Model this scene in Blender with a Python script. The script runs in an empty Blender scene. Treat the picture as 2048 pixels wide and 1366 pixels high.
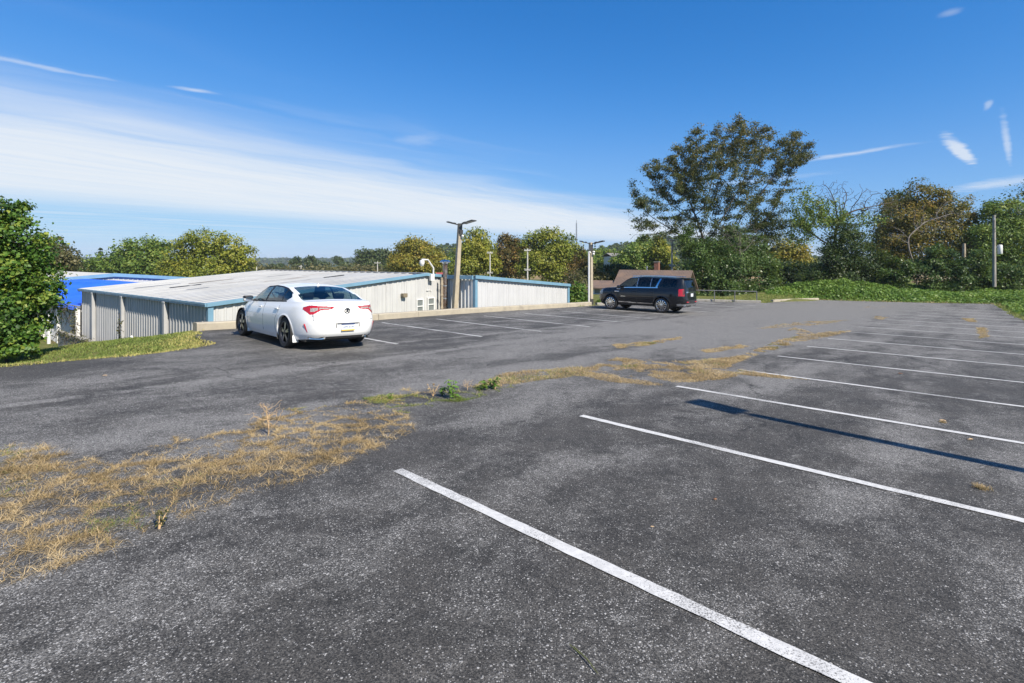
import bpy, bmesh, math, random
import numpy as np
from mathutils import Vector, Matrix, noise as mnoise
from mathutils.geometry import delaunay_2d_cdt

random.seed(7)
rng = np.random.default_rng(7)
R = math.radians
scene = bpy.context.scene
COL = scene.collection

# ------------------------------------------------------------------ camera, sky, sun, exposure
EYE = 1.75
cam_data = bpy.data.cameras.new('camera')
cam = bpy.data.objects.new('camera', cam_data)
COL.objects.link(cam)
cam.location = (0, 0, EYE)
cam.rotation_euler = (R(90), 0, 0)
cam_data.sensor_width = 36
cam_data.lens = 36 * 1029 / 2048
cam_data.shift_y = -(683 - 522) / 2048
cam_data.clip_start = 0.05
cam_data.clip_end = 12000
scene.camera = cam

SUN_H = Vector((0.662, -0.749, 0)).normalized()      # horizontal direction towards the sun
SUN_EL = R(42)
sun_dir = Vector((SUN_H.x * math.cos(SUN_EL), SUN_H.y * math.cos(SUN_EL), math.sin(SUN_EL)))
sun_data = bpy.data.lights.new('sun', 'SUN')
sun_data.energy = 5.0
sun_data.angle = R(0.53)
sun_data.color = (1.0, 0.925, 0.80)
sun = bpy.data.objects.new('sun', sun_data)
sun.rotation_euler = (-sun_dir).to_track_quat('-Z', 'Y').to_euler()
sun.location = (20, -20, 30)
COL.objects.link(sun)

world = bpy.data.worlds.new('World')
scene.world = world
world.use_nodes = True


def build_sky():
    nt = world.node_tree
    N, L = nt.nodes, nt.links
    N.clear()
    out = N.new('ShaderNodeOutputWorld')
    bg = N.new('ShaderNodeBackground')
    L.new(bg.outputs[0], out.inputs[0])
    sky = N.new('ShaderNodeTexSky')
    sky.sky_type = 'NISHITA'
    sky.sun_disc = False
    sky.sun_elevation = SUN_EL
    sky.sun_rotation = math.atan2(SUN_H.x, SUN_H.y)
    sky.altitude = 150
    sky.air_density = 1.0
    sky.dust_density = 0.35
    sky.ozone_density = 2.6
    bg.inputs[1].default_value = 0.093

    def math_(op, a, b=None, c=None, clamp=False):
        n = N.new('ShaderNodeMath'); n.operation = op; n.use_clamp = clamp
        for i, v in enumerate((a, b, c)):
            if v is None: continue
            if isinstance(v, (int, float)): n.inputs[i].default_value = v
            else: L.new(v, n.inputs[i])
        return n.outputs[0]

    def rng_(v, a, b, c=0.0, d=1.0, smooth=True):
        n = N.new('ShaderNodeMapRange'); n.interpolation_type = 'SMOOTHSTEP' if smooth else 'LINEAR'
        L.new(v, n.inputs[0])
        for i, x in enumerate((a, b, c, d)): n.inputs[i + 1].default_value = x
        return n.outputs[0]
    tc = N.new('ShaderNodeTexCoord')
    sep = N.new('ShaderNodeSeparateXYZ'); L.new(tc.outputs['Generated'], sep.inputs[0])
    z = math_('MAXIMUM', sep.outputs[2], 0.012)
    u = math_('DIVIDE', sep.outputs[0], z)
    v = math_('DIVIDE', sep.outputs[1], z)
    comb = N.new('ShaderNodeCombineXYZ'); L.new(u, comb.inputs[0]); L.new(v, comb.inputs[1])
    P = comb.outputs[0]                       # where the view ray meets the cloud layer

    def mapping(vec, loc=(0, 0, 0), rot=0.0, scale=(1, 1, 1), typ='TEXTURE'):
        m = N.new('ShaderNodeMapping'); m.vector_type = typ
        L.new(vec, m.inputs[0])
        m.inputs[1].default_value = loc; m.inputs[2].default_value = (0, 0, rot); m.inputs[3].default_value = scale
        return m.outputs[0]

    def noise(vec, scale, detail=6, rough=0.55, dist=0.0):
        n = N.new('ShaderNodeTexNoise'); L.new(vec, n.inputs['Vector'])
        n.inputs['Scale'].default_value = scale; n.inputs['Detail'].default_value = detail
        n.inputs['Roughness'].default_value = rough; n.inputs['Distortion'].default_value = dist
        return n
    # soft wobble of the layer coordinates
    nz = noise(P, 0.9, 5)
    add = N.new('ShaderNodeVectorMath'); add.operation = 'MULTIPLY_ADD'
    L.new(nz.outputs['Color'], add.inputs[0]); add.inputs[1].default_value = (0.5, 0.5, 0); L.new(P, add.inputs[2])
    off = N.new('ShaderNodeVectorMath'); off.operation = 'SUBTRACT'
    L.new(add.outputs[0], off.inputs[0]); off.inputs[1].default_value = (0.25, 0.25, 0)
    PW = off.outputs[0]
    # the wide cirrus band: local x along the band, y across it
    ang = math.atan2(8.3, 5.9)
    B = mapping(PW, (-2.91, 2.92, 0), ang)
    sb = N.new('ShaderNodeSeparateXYZ'); L.new(B, sb.inputs[0])
    st = mapping(PW, (0, 0, 0), ang - 0.18, (3.2, 0.55, 1))
    n1 = noise(st, 0.95, 8, 0.53, 0.5)
    n2 = noise(mapping(PW, (3, 1, 0), ang + 0.10, (2.6, 0.22, 1)), 1.1, 9, 0.62, 0.25)
    across = math_('ADD', sb.outputs[1], math_('MULTIPLY', math_('SUBTRACT', n1.outputs[0], 0.5), 2.1))
    m_up = rng_(across, -1.0, 1.9)
    m_dn = rng_(across, 9.5, 4.2)
    band = math_('MULTIPLY', m_up, m_dn)
    tex = rng_(n2.outputs[0], 0.26, 0.64, 0.80, 1.0)
    fade = rng_(v, 40.0, 9.0, 0.35, 1.0)
    band = math_('MULTIPLY', math_('MULTIPLY', band, tex), fade)
    band = math_('MULTIPLY', band, 0.92)
    # thin veil above the band
    veil = math_('MULTIPLY', rng_(across, -1.6, 0.6), rng_(n1.outputs[0], 0.40, 0.75, 0.0, 0.36))
    total = math_('MAXIMUM', band, veil)

    n3 = noise(P, 6.0, 6, 0.6)

    def streak(a, b, width, strength, wob=True, soft=0.0):
        """a short cloud between two places of the layer"""
        a, b = Vector(a), Vector(b)
        mid, d = (a + b) / 2, b - a
        src = PW if wob else P
        m = mapping(src, (mid.x, mid.y, 0), math.atan2(d.y, d.x), (d.length / 2 * 1.1, width, 1))
        ln = N.new('ShaderNodeVectorMath'); ln.operation = 'LENGTH'; L.new(m, ln.inputs[0])
        e = math_('ADD', ln.outputs['Value'], math_('MULTIPLY', math_('SUBTRACT', n3.outputs[0], 0.5), 1.0))
        return rng_(e, 1.0, soft, 0.0, strength)
    for s in (((3.35, 4.0), (4.85, 5.40), 0.085, 0.72, False, 0.35),
              ((3.2, 3.36), (5.25, 5.42), 0.035, 0.46, False, 0.1),
              ((2.95, 3.17), (3.15, 3.42), 0.03, 0.35, False, 0.2),
              ((2.85, 5.35), (3.5, 4.3), 0.16, 0.5, True, 0.0),
              ((6.5, 7.6), (6.1, 5.8), 0.5, 0.5, True, 0.0),
              ((2.2, 7.4), (3.7, 5.6), 0.30, 0.22, True, 0.0),
              ((-2.75, 2.35), (-2.15, 2.95), 0.07, 0.4, True, 0.0),
              ((-1.97, 2.95), (-1.74, 3.08), 0.06, 0.5, False, 0.0),
              ((1.75, 2.02), (1.78, 2.12), 0.05, 0.22, False, 0.0),
              ((-0.6, 3.9), (-0.9, 4.6), 0.25, 0.2, True, 0.0)):
        total = math_('MAXIMUM', total, streak(*s))
    mix = N.new('ShaderNodeMix'); mix.data_type = 'RGBA'
    L.new(total, mix.inputs['Factor'])
    sc_ = N.new('ShaderNodeVectorMath'); sc_.operation = 'SCALE'; sc_.inputs['Scale'].default_value = 0.1
    L.new(sky.outputs[0], sc_.inputs[0])
    rc = N.new('ShaderNodeRGBCurve')              # the film's response to the blue of the air
    L.new(sc_.outputs[0], rc.inputs['Color'])
    for ci, pts in ((0, ((0, 0), (.112, .026), (.279, .138), (.765, .334), (1, .39))), (1, ((0, 0), (.193, .153), (.436, .326), (.877, .498), (1, .53))), (2, ((0, 0), (.348, .447), (.62, .638), (.762, .66), (1, .68)))):
        cv = rc.mapping.curves[ci]
        cv.points[0].location = pts[0]; cv.points[1].location = pts[-1]
        for p in pts[1:-1]: cv.points.new(*p)
    rc.mapping.update()
    up_ = N.new('ShaderNodeVectorMath'); up_.operation = 'SCALE'; up_.inputs['Scale'].default_value = 10.0
    L.new(rc.outputs[0], up_.inputs[0])
    L.new(up_.outputs[0], mix.inputs['A'])
    mix.inputs['B'].default_value = (6.1, 6.4, 6.75, 1)
    L.new(mix.outputs['Result'], bg.inputs[0])


build_sky()
scene.view_settings.view_transform = 'Standard'
scene.view_settings.look = 'None'
scene.view_settings.exposure = 0.58
scene.view_settings.gamma = 1.0
scene.view_settings.use_curve_mapping = False
scene.cycles.use_denoising = True
scene.cycles.max_bounces = 8
scene.cycles.transparent_max_bounces = 12
scene.cycles.caustics_reflective = False
scene.cycles.caustics_refractive = False

# ------------------------------------------------------------------ the lot's own axes and the lie of the land
TL = 0.8108362155
LX, LY = math.cos(TL), math.sin(TL)
K = 1.0606
A1, A2, G11, G12, G22 = 0.0486938498, 0.0151957761, -3.78184439e-4, -2.51357946e-4, -2.90685956e-4


def pq(x, y):
    return x * LX + y * LY, -x * LY + y * LX


def xy(P, Q):
    return P * LX - Q * LY, P * LY + Q * LX


def zlot(P, Q):
    p = np.clip(np.asarray(P, float) / K, -14, 58); q = np.clip(np.asarray(Q, float) / K, -6, 20)
    return -K * (A1 * p + A2 * q + G11 * p * p + G12 * p * q + G22 * q * q)


def zlot_xy(x, y):
    P, Q = pq(x, y)
    return float(zlot(P, Q))


def sstep(a, b, x):
    t = np.clip((np.asarray(x, float) - a) / (b - a), 0, 1)
    return t * t * (3 - 2 * t)


LOT = [(-14, -2.4), (8, -2.2), (30, -1.6), (37, -0.9), (55, 0.4), (53, 3.5), (51.2, 6.8), (49.4, 11.0), (46, 12.3), (43.4, 12.9),
       (41.5, 12.9), (40.2, 15.2), (39, 17.6), (33, 18.9), (27, 19.2), (20, 19.2), (15.9, 19.0), (11.4, 18.5), (5.0, 18.2), (4.35, 16.5),
       (4.1, 14.4), (3.0, 13.55), (1.8, 13.35), (-1, 13.2), (-14, 13.0)]


def lot_dist(P, Q):
    """distance outside the lot outline (0 inside)"""
    P = np.asarray(P, float); Q = np.asarray(Q, float)
    best = np.full(P.shape, 1e9); inside = np.zeros(P.shape, bool)
    n = len(LOT)
    for i in range(n):
        ax, ay = LOT[i]; bx, by = LOT[(i + 1) % n]
        dx, dy = bx - ax, by - ay
        t = np.clip(((P - ax) * dx + (Q - ay) * dy) / (dx * dx + dy * dy), 0, 1)
        best = np.minimum(best, np.hypot(P - ax - t * dx, Q - ay - t * dy))
        cond = ((ay > Q) != (by > Q)) & (P < (bx - ax) * (Q - ay) / ((by - ay) + 1e-12) + ax)
        inside ^= cond
    return np.where(inside, -best, best)


def hash_noise(x, y, s, seed=0):
    """smooth value noise for arrays"""
    x = np.asarray(x, float) / s + seed * 17.3; y = np.asarray(y, float) / s - seed * 9.1
    xi = np.floor(x); yi = np.floor(y); xf = x - xi; yf = y - yi
    def h(a, b):
        v = np.sin(a * 127.1 + b * 311.7 + seed) * 43758.5453
        return v - np.floor(v)
    u = xf * xf * (3 - 2 * xf); w = yf * yf * (3 - 2 * yf)
    return (h(xi, yi) * (1 - u) + h(xi + 1, yi) * u) * (1 - w) + (h(xi, yi + 1) * (1 - u) + h(xi + 1, yi + 1) * u) * w


def terrain(x, y):
    x = np.asarray(x, float); y = np.asarray(y, float)
    P, Q = x * LX + y * LY, -x * LY + y * LX
    zl = zlot(P, Q)
    d = lot_dist(P, Q)
    do = np.maximum(d, 0)
    z = zl - 0.03 - 0.12 * np.clip(-d, 0, 1.0)           # just under the asphalt sheet
    # bank falling away on the far-left side, beyond driveway and kerb
    left = sstep(11.5, 13.5, Q) * (1 - sstep(31, 36, P))
    fall = 0.15 * np.clip(do, 0, 5) + 0.17 * np.clip(do - 5, 0, 13)
    fall = np.minimum(fall, 2.95)
    z = np.where(d > 0, z - left * fall, z)
    # valley beyond the buildings
    far = sstep(52, 110, y) * (1 - sstep(20, 40, x) * (1 - sstep(60, 110, y)))
    z = z * (1 - far) + far * (-6.0 - 3.0 * sstep(110, 700, y) + 1.2 * (hash_noise(x, y, 60, 3) - 0.5))
    # rise of the overgrown bank past the far end of the lot
    rise = sstep(0.3, 6.5, do) * sstep(38, 43, P) * (1 - sstep(14, 19, Q)) * (0.35 + 0.65 * sstep(3.5, 10.5, Q))
    z = z + rise * (0.55 + 0.5 * (hash_noise(x, y, 3.1, 5) - 0.5))
    # right-hand verge
    rv = sstep(0.5, 6, do) * sstep(0, -4, Q)
    z = z + rv * 0.4
    # grassy mound behind the far kerb
    z = z + 0.35 * np.exp(-(((x - 22.0) / 2.6) ** 2 + ((y - 43.0) / 1.6) ** 2))
    # far hills
    h1 = 21 * np.exp(-(((x + 55) / 62) ** 2 + ((y - 520) / 120) ** 2))
    h2 = 25 * np.exp(-(((x - 150) / 105) ** 2 + ((y - 480) / 110) ** 2))
    h3 = (11 + 4 * (hash_noise(x, y, 300, 8) - 0.5) + 3 * (hash_noise(x, y, 90, 9) - 0.5)) * np.exp(-((y - 1700) / 420) ** 2)
    h4 = 8 * np.exp(-(((x + 62) / 17) ** 2 + ((y - 240) / 22) ** 2))
    z = z + (h1 + h2 + h3 + h4) * sstep(110, 200, y)
    # gentle roughness off the lot
    z = z + np.where(d > 0.4, 0.10 * (hash_noise(x, y, 1.3, 11) - 0.5) + 0.05 * (hash_noise(x, y, 0.5, 12) - 0.5), 0) * sstep(0.4, 2, do)
    return z


def gz(x, y):
    return float(terrain(np.array([x]), np.array([y]))[0])


def at(px, Y):
    return (px - 1024) / 1029 * Y


def zp(py, Y):
    return EYE - (py - 522) * Y / 1029


# ------------------------------------------------------------------ object helpers
def tag(o, label=None, cat=None, group=None, kind=None):
    if label: o['label'] = label
    if cat: o['category'] = cat
    if group: o['group'] = group
    if kind: o['kind'] = kind
    return o


def empty(name, loc=(0, 0, 0), rz=0.0, label=None, cat=None, group=None):
    o = bpy.data.objects.new(name, None)
    COL.objects.link(o)
    o.location = loc; o.rotation_euler = (0, 0, rz)
    o.empty_display_size = 0.2
    return tag(o, label, cat, group)


def link(name, me, m=None, parent=None):
    o = bpy.data.objects.new(name, me)
    COL.objects.link(o)
    if m is not None:
        me.materials.clear(); me.materials.append(m)
    if parent is not None: o.parent = parent
    return o


def copy_tree(o, parent=None):
    c = o.copy(); COL.objects.link(c)
    c.parent = parent
    for ch in [q for q in bpy.data.objects if q.parent == o]:
        copy_tree(ch, c)
    return c


class MB:
    """collects shapes for one mesh"""
    def __init__(self, M=None):
        self.v = []; self.f = []; self.M = M or Matrix.Identity(4)

    def add(self, verts, faces):
        n = len(self.v)
        self.v += [tuple(self.M @ Vector(p)) for p in verts]
        self.f += [tuple(n + i for i in f) for f in faces]
        return self

    def box(self, c, s, rz=0, M=None):
        x, y, z = (k / 2 for k in s)
        T = Matrix.Translation(c) @ (M.to_4x4() if M is not None else Matrix.Rotation(rz, 4, 'Z'))
        pts = [T @ Vector(p) for p in ((-x, -y, -z), (x, -y, -z), (x, y, -z), (-x, y, -z), (-x, -y, z), (x, -y, z), (x, y, z), (-x, y, z))]
        return self.add(pts, [(0, 3, 2, 1), (4, 5, 6, 7), (0, 1, 5, 4), (1, 2, 6, 5), (2, 3, 7, 6), (3, 0, 4, 7)])

    def tube(self, path, rad, n=8, cap=True, square=False):
        path = [Vector(p) for p in path]
        if not hasattr(rad, '__len__'): rad = [rad] * len(path)
        pts = []; 
        d0 = (path[1] - path[0]).normalized()
        ref = Vector((0, 0, 1)) if abs(d0.z) < 0.9 else Vector((1, 0, 0))
        for i, p in enumerate(path):
            d = (path[min(i + 1, len(path) - 1)] - path[max(i - 1, 0)]).normalized()
            a = d.cross(ref)
            if a.length < 1e-4: a = d.cross(Vector((0, 1, 0.1)))
            a.normalize(); b = a.cross(d)
            for k in range(n):
                t = 2 * math.pi * (k + 0.5) / n
                pts.append(p + (a * math.cos(t) + b * math.sin(t)) * rad[i])
        fs = []
        for i in range(len(path) - 1):
            for k in range(n):
                k2 = (k + 1) % n
                fs.append((i * n + k, i * n + k2, (i + 1) * n + k2, (i + 1) * n + k))
        if cap:
            fs.append(tuple(range(n - 1, -1, -1))); m = (len(path) - 1) * n
            fs.append(tuple(m + k for k in range(n)))
        return self.add(pts, fs)

    def lathe(self, prof, c=(0, 0, 0), axis='Z', n=24, closed=False):
        """prof: (radius, along) pairs"""
        pts = []; m = len(prof)
        for k in range(n):
            t = 2 * math.pi * k / n
            for r, h in prof:
                a, b = r * math.cos(t), r * math.sin(t)
                p = (a, b, h) if axis == 'Z' else ((a, h, b) if axis == 'Y' else (h, a, b))
                pts.append((p[0] + c[0], p[1] + c[1], p[2] + c[2]))
        fs = []
        for k in range(n):
            k2 = (k + 1) % n
            for j in range(m if closed else m - 1):
                j2 = (j + 1) % m
                fs.append((k * m + j, k2 * m + j, k2 * m + j2, k * m + j2))
        return self.add(pts, fs)

    def prism(self, poly, z0, z1):
        """poly in xy, extruded"""
        n = len(poly)
        pts = [(x, y, z0) for x, y in poly] + [(x, y, z1) for x, y in poly]
        fs = [tuple(range(n - 1, -1, -1)), tuple(range(n, 2 * n))]
        for i in range(n):
            j = (i + 1) % n
            fs.append((i, j, n + j, n + i))
        return self.add(pts, fs)

    def build(self, name, m, parent=None, smooth=False, bevel=0.0):
        me = bpy.data.meshes.new(name)
        me.from_pydata(self.v, [], self.f)
        me.validate()
        bm = bmesh.new(); bm.from_mesh(me)
        bmesh.ops.recalc_face_normals(bm, faces=bm.faces)
        bm.to_mesh(me); bm.free()
        if smooth:
            me.polygons.foreach_set('use_smooth', [True] * len(me.polygons))
        o = link(name, me, m, parent)
        if smooth and smooth != 'all':
            try:
                me.set_sharp_from_angle(angle=R(38))
            except Exception:
                pass
        if bevel:
            b = o.modifiers.new('bevel', 'BEVEL'); b.width = bevel; b.segments = 2; b.limit_method = 'ANGLE'
        return o


def np_mesh(name, verts, faces_n, n_per, m, parent=None, attr=None, smooth=False):
    """verts (N,3); every face uses n_per consecutive indices of faces_n"""
    me = bpy.data.meshes.new(name)
    verts = np.asarray(verts, np.float32); idx = np.asarray(faces_n, np.int32).ravel()
    nf = len(idx) // n_per
    me.vertices.add(len(verts)); me.vertices.foreach_set('co', verts.ravel())
    me.loops.add(len(idx)); me.loops.foreach_set('vertex_index', idx)
    me.polygons.add(nf)
    me.polygons.foreach_set('loop_start', np.arange(0, nf * n_per, n_per, dtype=np.int32))
    me.polygons.foreach_set('loop_total', np.full(nf, n_per, np.int32))
    if smooth: me.polygons.foreach_set('use_smooth', np.ones(nf, bool))
    if attr is not None:
        a = me.attributes.new('tint', 'FLOAT', 'POINT')
        a.data.foreach_set('value', np.asarray(attr, np.float32))
    me.update(calc_edges=True)
    return link(name, me, m, parent)

# ------------------------------------------------------------------ materials
def new_mat(name):
    m = bpy.data.materials.new(name); m.use_nodes = True
    return m, m.node_tree.nodes, m.node_tree.links, m.node_tree.nodes['Principled BSDF']


class NB:
    """tiny node builder"""
    def __init__(self, N, L): self.N, self.L = N, L

    def _in(self, sock, v):
        if isinstance(v, bpy.types.NodeSocket): self.L.new(v, sock)
        else: sock.default_value = v

    def math(self, op, a, b=None, clamp=False):
        n = self.N.new('ShaderNodeMath'); n.operation = op; n.use_clamp = clamp
        self._in(n.inputs[0], a)
        if b is not None: self._in(n.inputs[1], b)
        return n.outputs[0]

    def rng(self, v, a, b, c=0.0, d=1.0, smooth=True):
        n = self.N.new('ShaderNodeMapRange'); n.interpolation_type = 'SMOOTHSTEP' if smooth else 'LINEAR'
        self._in(n.inputs[0], v)
        for i, x in enumerate((a, b, c, d)): self._in(n.inputs[i + 1], x)
        return n.outputs[0]

    def pos(self, kind='Object'):
        return self.N.new('ShaderNodeTexCoord').outputs[kind]

    def mapping(self, vec, loc=(0, 0, 0), rot=(0, 0, 0), scale=(1, 1, 1)):
        m = self.N.new('ShaderNodeMapping'); self.L.new(vec, m.inputs[0])
        m.inputs[1].default_value = loc; m.inputs[2].default_value = rot; m.inputs[3].default_value = scale
        return m.outputs[0]

    def noise(self, vec, scale, detail=4, rough=0.55, dist=0.0, out=0):
        n = self.N.new('ShaderNodeTexNoise'); self.L.new(vec, n.inputs['Vector'])
        n.inputs['Scale'].default_value = scale; n.inputs['Detail'].default_value = detail
        n.inputs['Roughness'].default_value = rough; n.inputs['Distortion'].default_value = dist
        return n.outputs[out]

    def voronoi(self, vec, scale, feature='F1', rand=1.0):
        n = self.N.new('ShaderNodeTexVoronoi'); n.feature = feature; self.L.new(vec, n.inputs['Vector'])
        n.inputs['Scale'].default_value = scale; n.inputs['Randomness'].default_value = rand
        return n

    def mix(self, f, a, b, mode='MIX'):
        n = self.N.new('ShaderNodeMix'); n.data_type = 'RGBA'; n.blend_type = mode
        self._in(n.inputs['Factor'], f)
        for k, v in (('A', a), ('B', b)):
            if isinstance(v, tuple) and len(v) == 3: v = (*v, 1)
            self._in(n.inputs[k], v)
        return n.outputs['Result']

    def bump(self, h, strength=0.3, dist=0.01):
        n = self.N.new('ShaderNodeBump'); self.L.new(h, n.inputs['Height'])
        n.inputs['Strength'].default_value = strength; n.inputs['Distance'].default_value = dist
        return n.outputs[0]

    def sep(self, v):
        n = self.N.new('ShaderNodeSeparateXYZ'); self.L.new(v, n.inputs[0]); return n.outputs


def simple(name, c, rough=0.5, metal=0.0, var=0.0, scale=8.0, c2=None, bump=0.0, bscale=40.0, coat=0.0, spec=0.5, kind='Object'):
    m, N, L, b = new_mat(name)
    nb = NB(N, L)
    b.inputs['Base Color'].default_value = (*c, 1)
    b.inputs['Roughness'].default_value = rough; b.inputs['Metallic'].default_value = metal
    b.inputs['Specular IOR Level'].default_value = spec
    if coat:
        b.inputs['Coat Weight'].default_value = coat; b.inputs['Coat Roughness'].default_value = 0.03
    if var or c2:
        P = nb.pos(kind)
        f = nb.rng(nb.noise(P, scale, 6, 0.6), 0.3, 0.7)
        d = c2 if c2 else tuple(k * (1 - var) for k in c)
        L.new(nb.mix(f, c, d), b.inputs['Base Color'])
        r = nb.rng(nb.noise(P, scale * 2.3, 4), 0.3, 0.7, max(rough - 0.08, 0.02), min(rough + 0.1, 1))
        L.new(r, b.inputs['Roughness'])
    if bump:
        L.new(nb.bump(nb.noise(nb.pos(kind), bscale, 5), bump, 0.01), b.inputs['Normal'])
    return m


def asphalt_color(nb):
    """worn sealed asphalt: dark binder with pale stones showing through"""
    P = nb.pos()
    # P,Q axes of the lot
    PQ = nb.mapping(P, rot=(0, 0, -TL))
    s = nb.sep(PQ)
    p, q = s[0], s[1]
    big = nb.noise(nb.mapping(PQ, scale=(0.35, 0.8, 1)), 0.55, 5, 0.6, 0.3)
    mid = nb.noise(P, 1.7, 5, 0.6)
    small = nb.noise(P, 9, 4, 0.6)
    # tyre-worn lane between the rows, a little paler further down the lot
    lane = nb.math('MULTIPLY', nb.rng(q, 3.0, 6.5), nb.rng(q, 13.0, 10.0))
    lane = nb.math('MULTIPLY', lane, nb.rng(p, 5.0, 20.0, 0.35, 1.0))
    mid2 = nb.noise(nb.mapping(PQ, loc=(7, 3, 0), scale=(0.7, 1.3, 1)), 1.1, 7, 0.66, 0.6)
    wear = nb.math('ADD', nb.math('MULTIPLY', big, 0.55), nb.math('MULTIPLY', mid2, 0.45))
    wear = nb.math('ADD', wear, nb.math('MULTIPLY', nb.math('SUBTRACT', small, 0.5), 0.16))
    wear = nb.math('ADD', wear, nb.math('ADD', nb.math('MULTIPLY', lane, 0.16), nb.rng(p, 6.0, 36.0, 0.0, 0.075)))
    # long pale seams along the lane
    wob = nb.math('MULTIPLY', nb.math('SUBTRACT', nb.noise(P, 0.8, 4), 0.5), 0.5)
    seams = None
    for q0, k, w, st, f0, f1 in ((9.35, 0.087, 0.13, 0.26, -30, -20), (11.9, 0.02, 0.12, 0.17, 4, 8), (15.2, 0.0, 0.1, 0.12, 4, 8), (6.9, 0.01, 0.3, 0.12, -30, -20), (3.1, 0.0, 0.35, 0.10, 2, 4), (1.0, 0.0, 0.3, 0.09, 2, 4)):
        d = nb.math('ABSOLUTE', nb.math('SUBTRACT', nb.math('ADD', q, wob), nb.math('ADD', nb.math('MULTIPLY', p, k), q0)))
        e = nb.math('MULTIPLY', nb.rng(d, w * 1.8, 0.0, 0.0, st), nb.rng(p, f0, f1))
        seams = e if seams is None else nb.math('ADD', seams, e)
    seams = nb.math('MULTIPLY', seams, nb.rng(nb.noise(P, 2.2, 4), 0.3, 0.6))
    wear = nb.math('ADD', wear, seams)
    wf = nb.rng(wear, 0.44, 0.68)                        # 0 fresh .. 1 worn
    v1 = nb.voronoi(P, 108)
    cell = nb.sep(v1.outputs['Color'])[0]
    thr = nb.rng(wf, 0.0, 1.0, 0.90, 0.22, False)
    st1 = nb.math('MULTIPLY', nb.rng(cell, thr, nb.math('ADD', thr, 0.03)), nb.rng(v1.outputs['Distance'], 0.55, 0.34))
    v2 = nb.voronoi(P, 52)
    c2 = nb.sep(v2.outputs['Color'])
    thr2 = nb.rng(wf, 0.0, 1.0, 0.965, 0.55, False)
    st2 = nb.math('MULTIPLY', nb.rng(c2[0], thr2, nb.math('ADD', thr2, 0.02)), nb.rng(v2.outputs['Distance'], 0.42, 0.26))
    stone = nb.math('MAXIMUM', st1, st2)
    base = nb.mix(nb.rng(small, 0.3, 0.7), (0.037, 0.0352, 0.0325), (0.058, 0.0555, 0.0515))
    base = nb.mix(nb.rng(mid, 0.35, 0.7), base, (0.066, 0.062, 0.0565))
    base = nb.mix(nb.math('MULTIPLY', wf, 0.5), base, (0.20, 0.193, 0.182))
    v3 = nb.voronoi(P, 150)
    g3 = nb.sep(v3.outputs['Color'])
    grain = nb.mix(nb.rng(g3[0], 0.25, 1.0, 0.0, 1.0, False), (0.45, 0.45, 0.45), (2.1, 2.06, 2.0))
    base = nb.mix(0.85, base, grain, 'MULTIPLY')
    tone = nb.mix(c2[1], (0.17, 0.165, 0.155), (0.54, 0.52, 0.49))
    col = nb.mix(nb.math('MULTIPLY', stone, 0.85), base, tone)
    # hairline cracks, broken up
    ck = nb.voronoi(nb.mapping(P, scale=(1, 1, 1)), 0.42, 'DISTANCE_TO_EDGE')
    wv = N_ = nb.N.new('ShaderNodeVectorMath'); wv.operation = 'MULTIPLY_ADD'
    nb.L.new(nb.noise(P, 1.5, 5, 0.65, 0.0, 1), wv.inputs[0]); wv.inputs[1].default_value = (0.9, 0.9, 0); nb.L.new(P, wv.inputs[2])
    nb.L.new(wv.outputs[0], ck.inputs['Vector'])
    cr = nb.math('MULTIPLY', nb.rng(ck.outputs['Distance'], 0.006, 0.002), nb.rng(nb.noise(P, 0.35, 3), 0.5, 0.6))
    col = nb.mix(nb.math('MULTIPLY', cr, 0.8), col, (0.012, 0.011, 0.010))
    # a few old oil drips in the bays
    od = nb.voronoi(PQ, 0.33)
    col = nb.mix(nb.math('MULTIPLY', nb.rng(nb.math('ADD', od.outputs['Distance'], nb.math('MULTIPLY', small, 0.12)), 0.17, 0.08), nb.math('MULTIPLY', nb.rng(nb.sep(od.outputs['Color'])[1], 0.6, 0.62), 0.5)), col, (0.018, 0.017, 0.016))
    # fine dark pits between grains
    pit = nb.rng(nb.noise(P, 160, 2), 0.36, 0.5, 0.62, 1.0)
    col = nb.mix(1.0, col, pit, 'MULTIPLY')
    h = nb.math('ADD', nb.math('MULTIPLY', stone, 0.6), nb.noise(P, 130, 3))
    return col, h, wf


def make_asphalt():
    m, N, L, b = new_mat('asphalt')
    nb = NB(N, L)
    col, h, wf = asphalt_color(nb)
    L.new(col, b.inputs['Base Color'])
    b.inputs['Roughness'].default_value = 0.82
    b.inputs['Specular IOR Level'].default_value = 0.35
    L.new(nb.bump(h, 0.55, 0.006), b.inputs['Normal'])
    return m


def make_paint_line():
    m, N, L, b = new_mat('line_paint')
    nb = NB(N, L)
    col, h, wf = asphalt_color(nb)
    P = nb.pos()
    worn = nb.math('ADD', nb.math('MULTIPLY', nb.rng(nb.noise(P, 1.1, 5), 0.3, 0.7, 0.3, 0.72), 0.55), nb.math('MULTIPLY', nb.noise(P, 85, 3, 0.7), 0.75))
    f = nb.rng(worn, 0.675, 0.79)
    paint = nb.mix(nb.rng(nb.noise(P, 18, 5), 0.3, 0.7), (0.64, 0.625, 0.595), (0.50, 0.49, 0.47))
    L.new(nb.mix(nb.math('MULTIPLY', f, 0.8), paint, col), b.inputs['Base Color'])
    b.inputs['Roughness'].default_value = 0.7
    L.new(nb.bump(h, 0.35, 0.005), b.inputs['Normal'])
    return m


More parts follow.
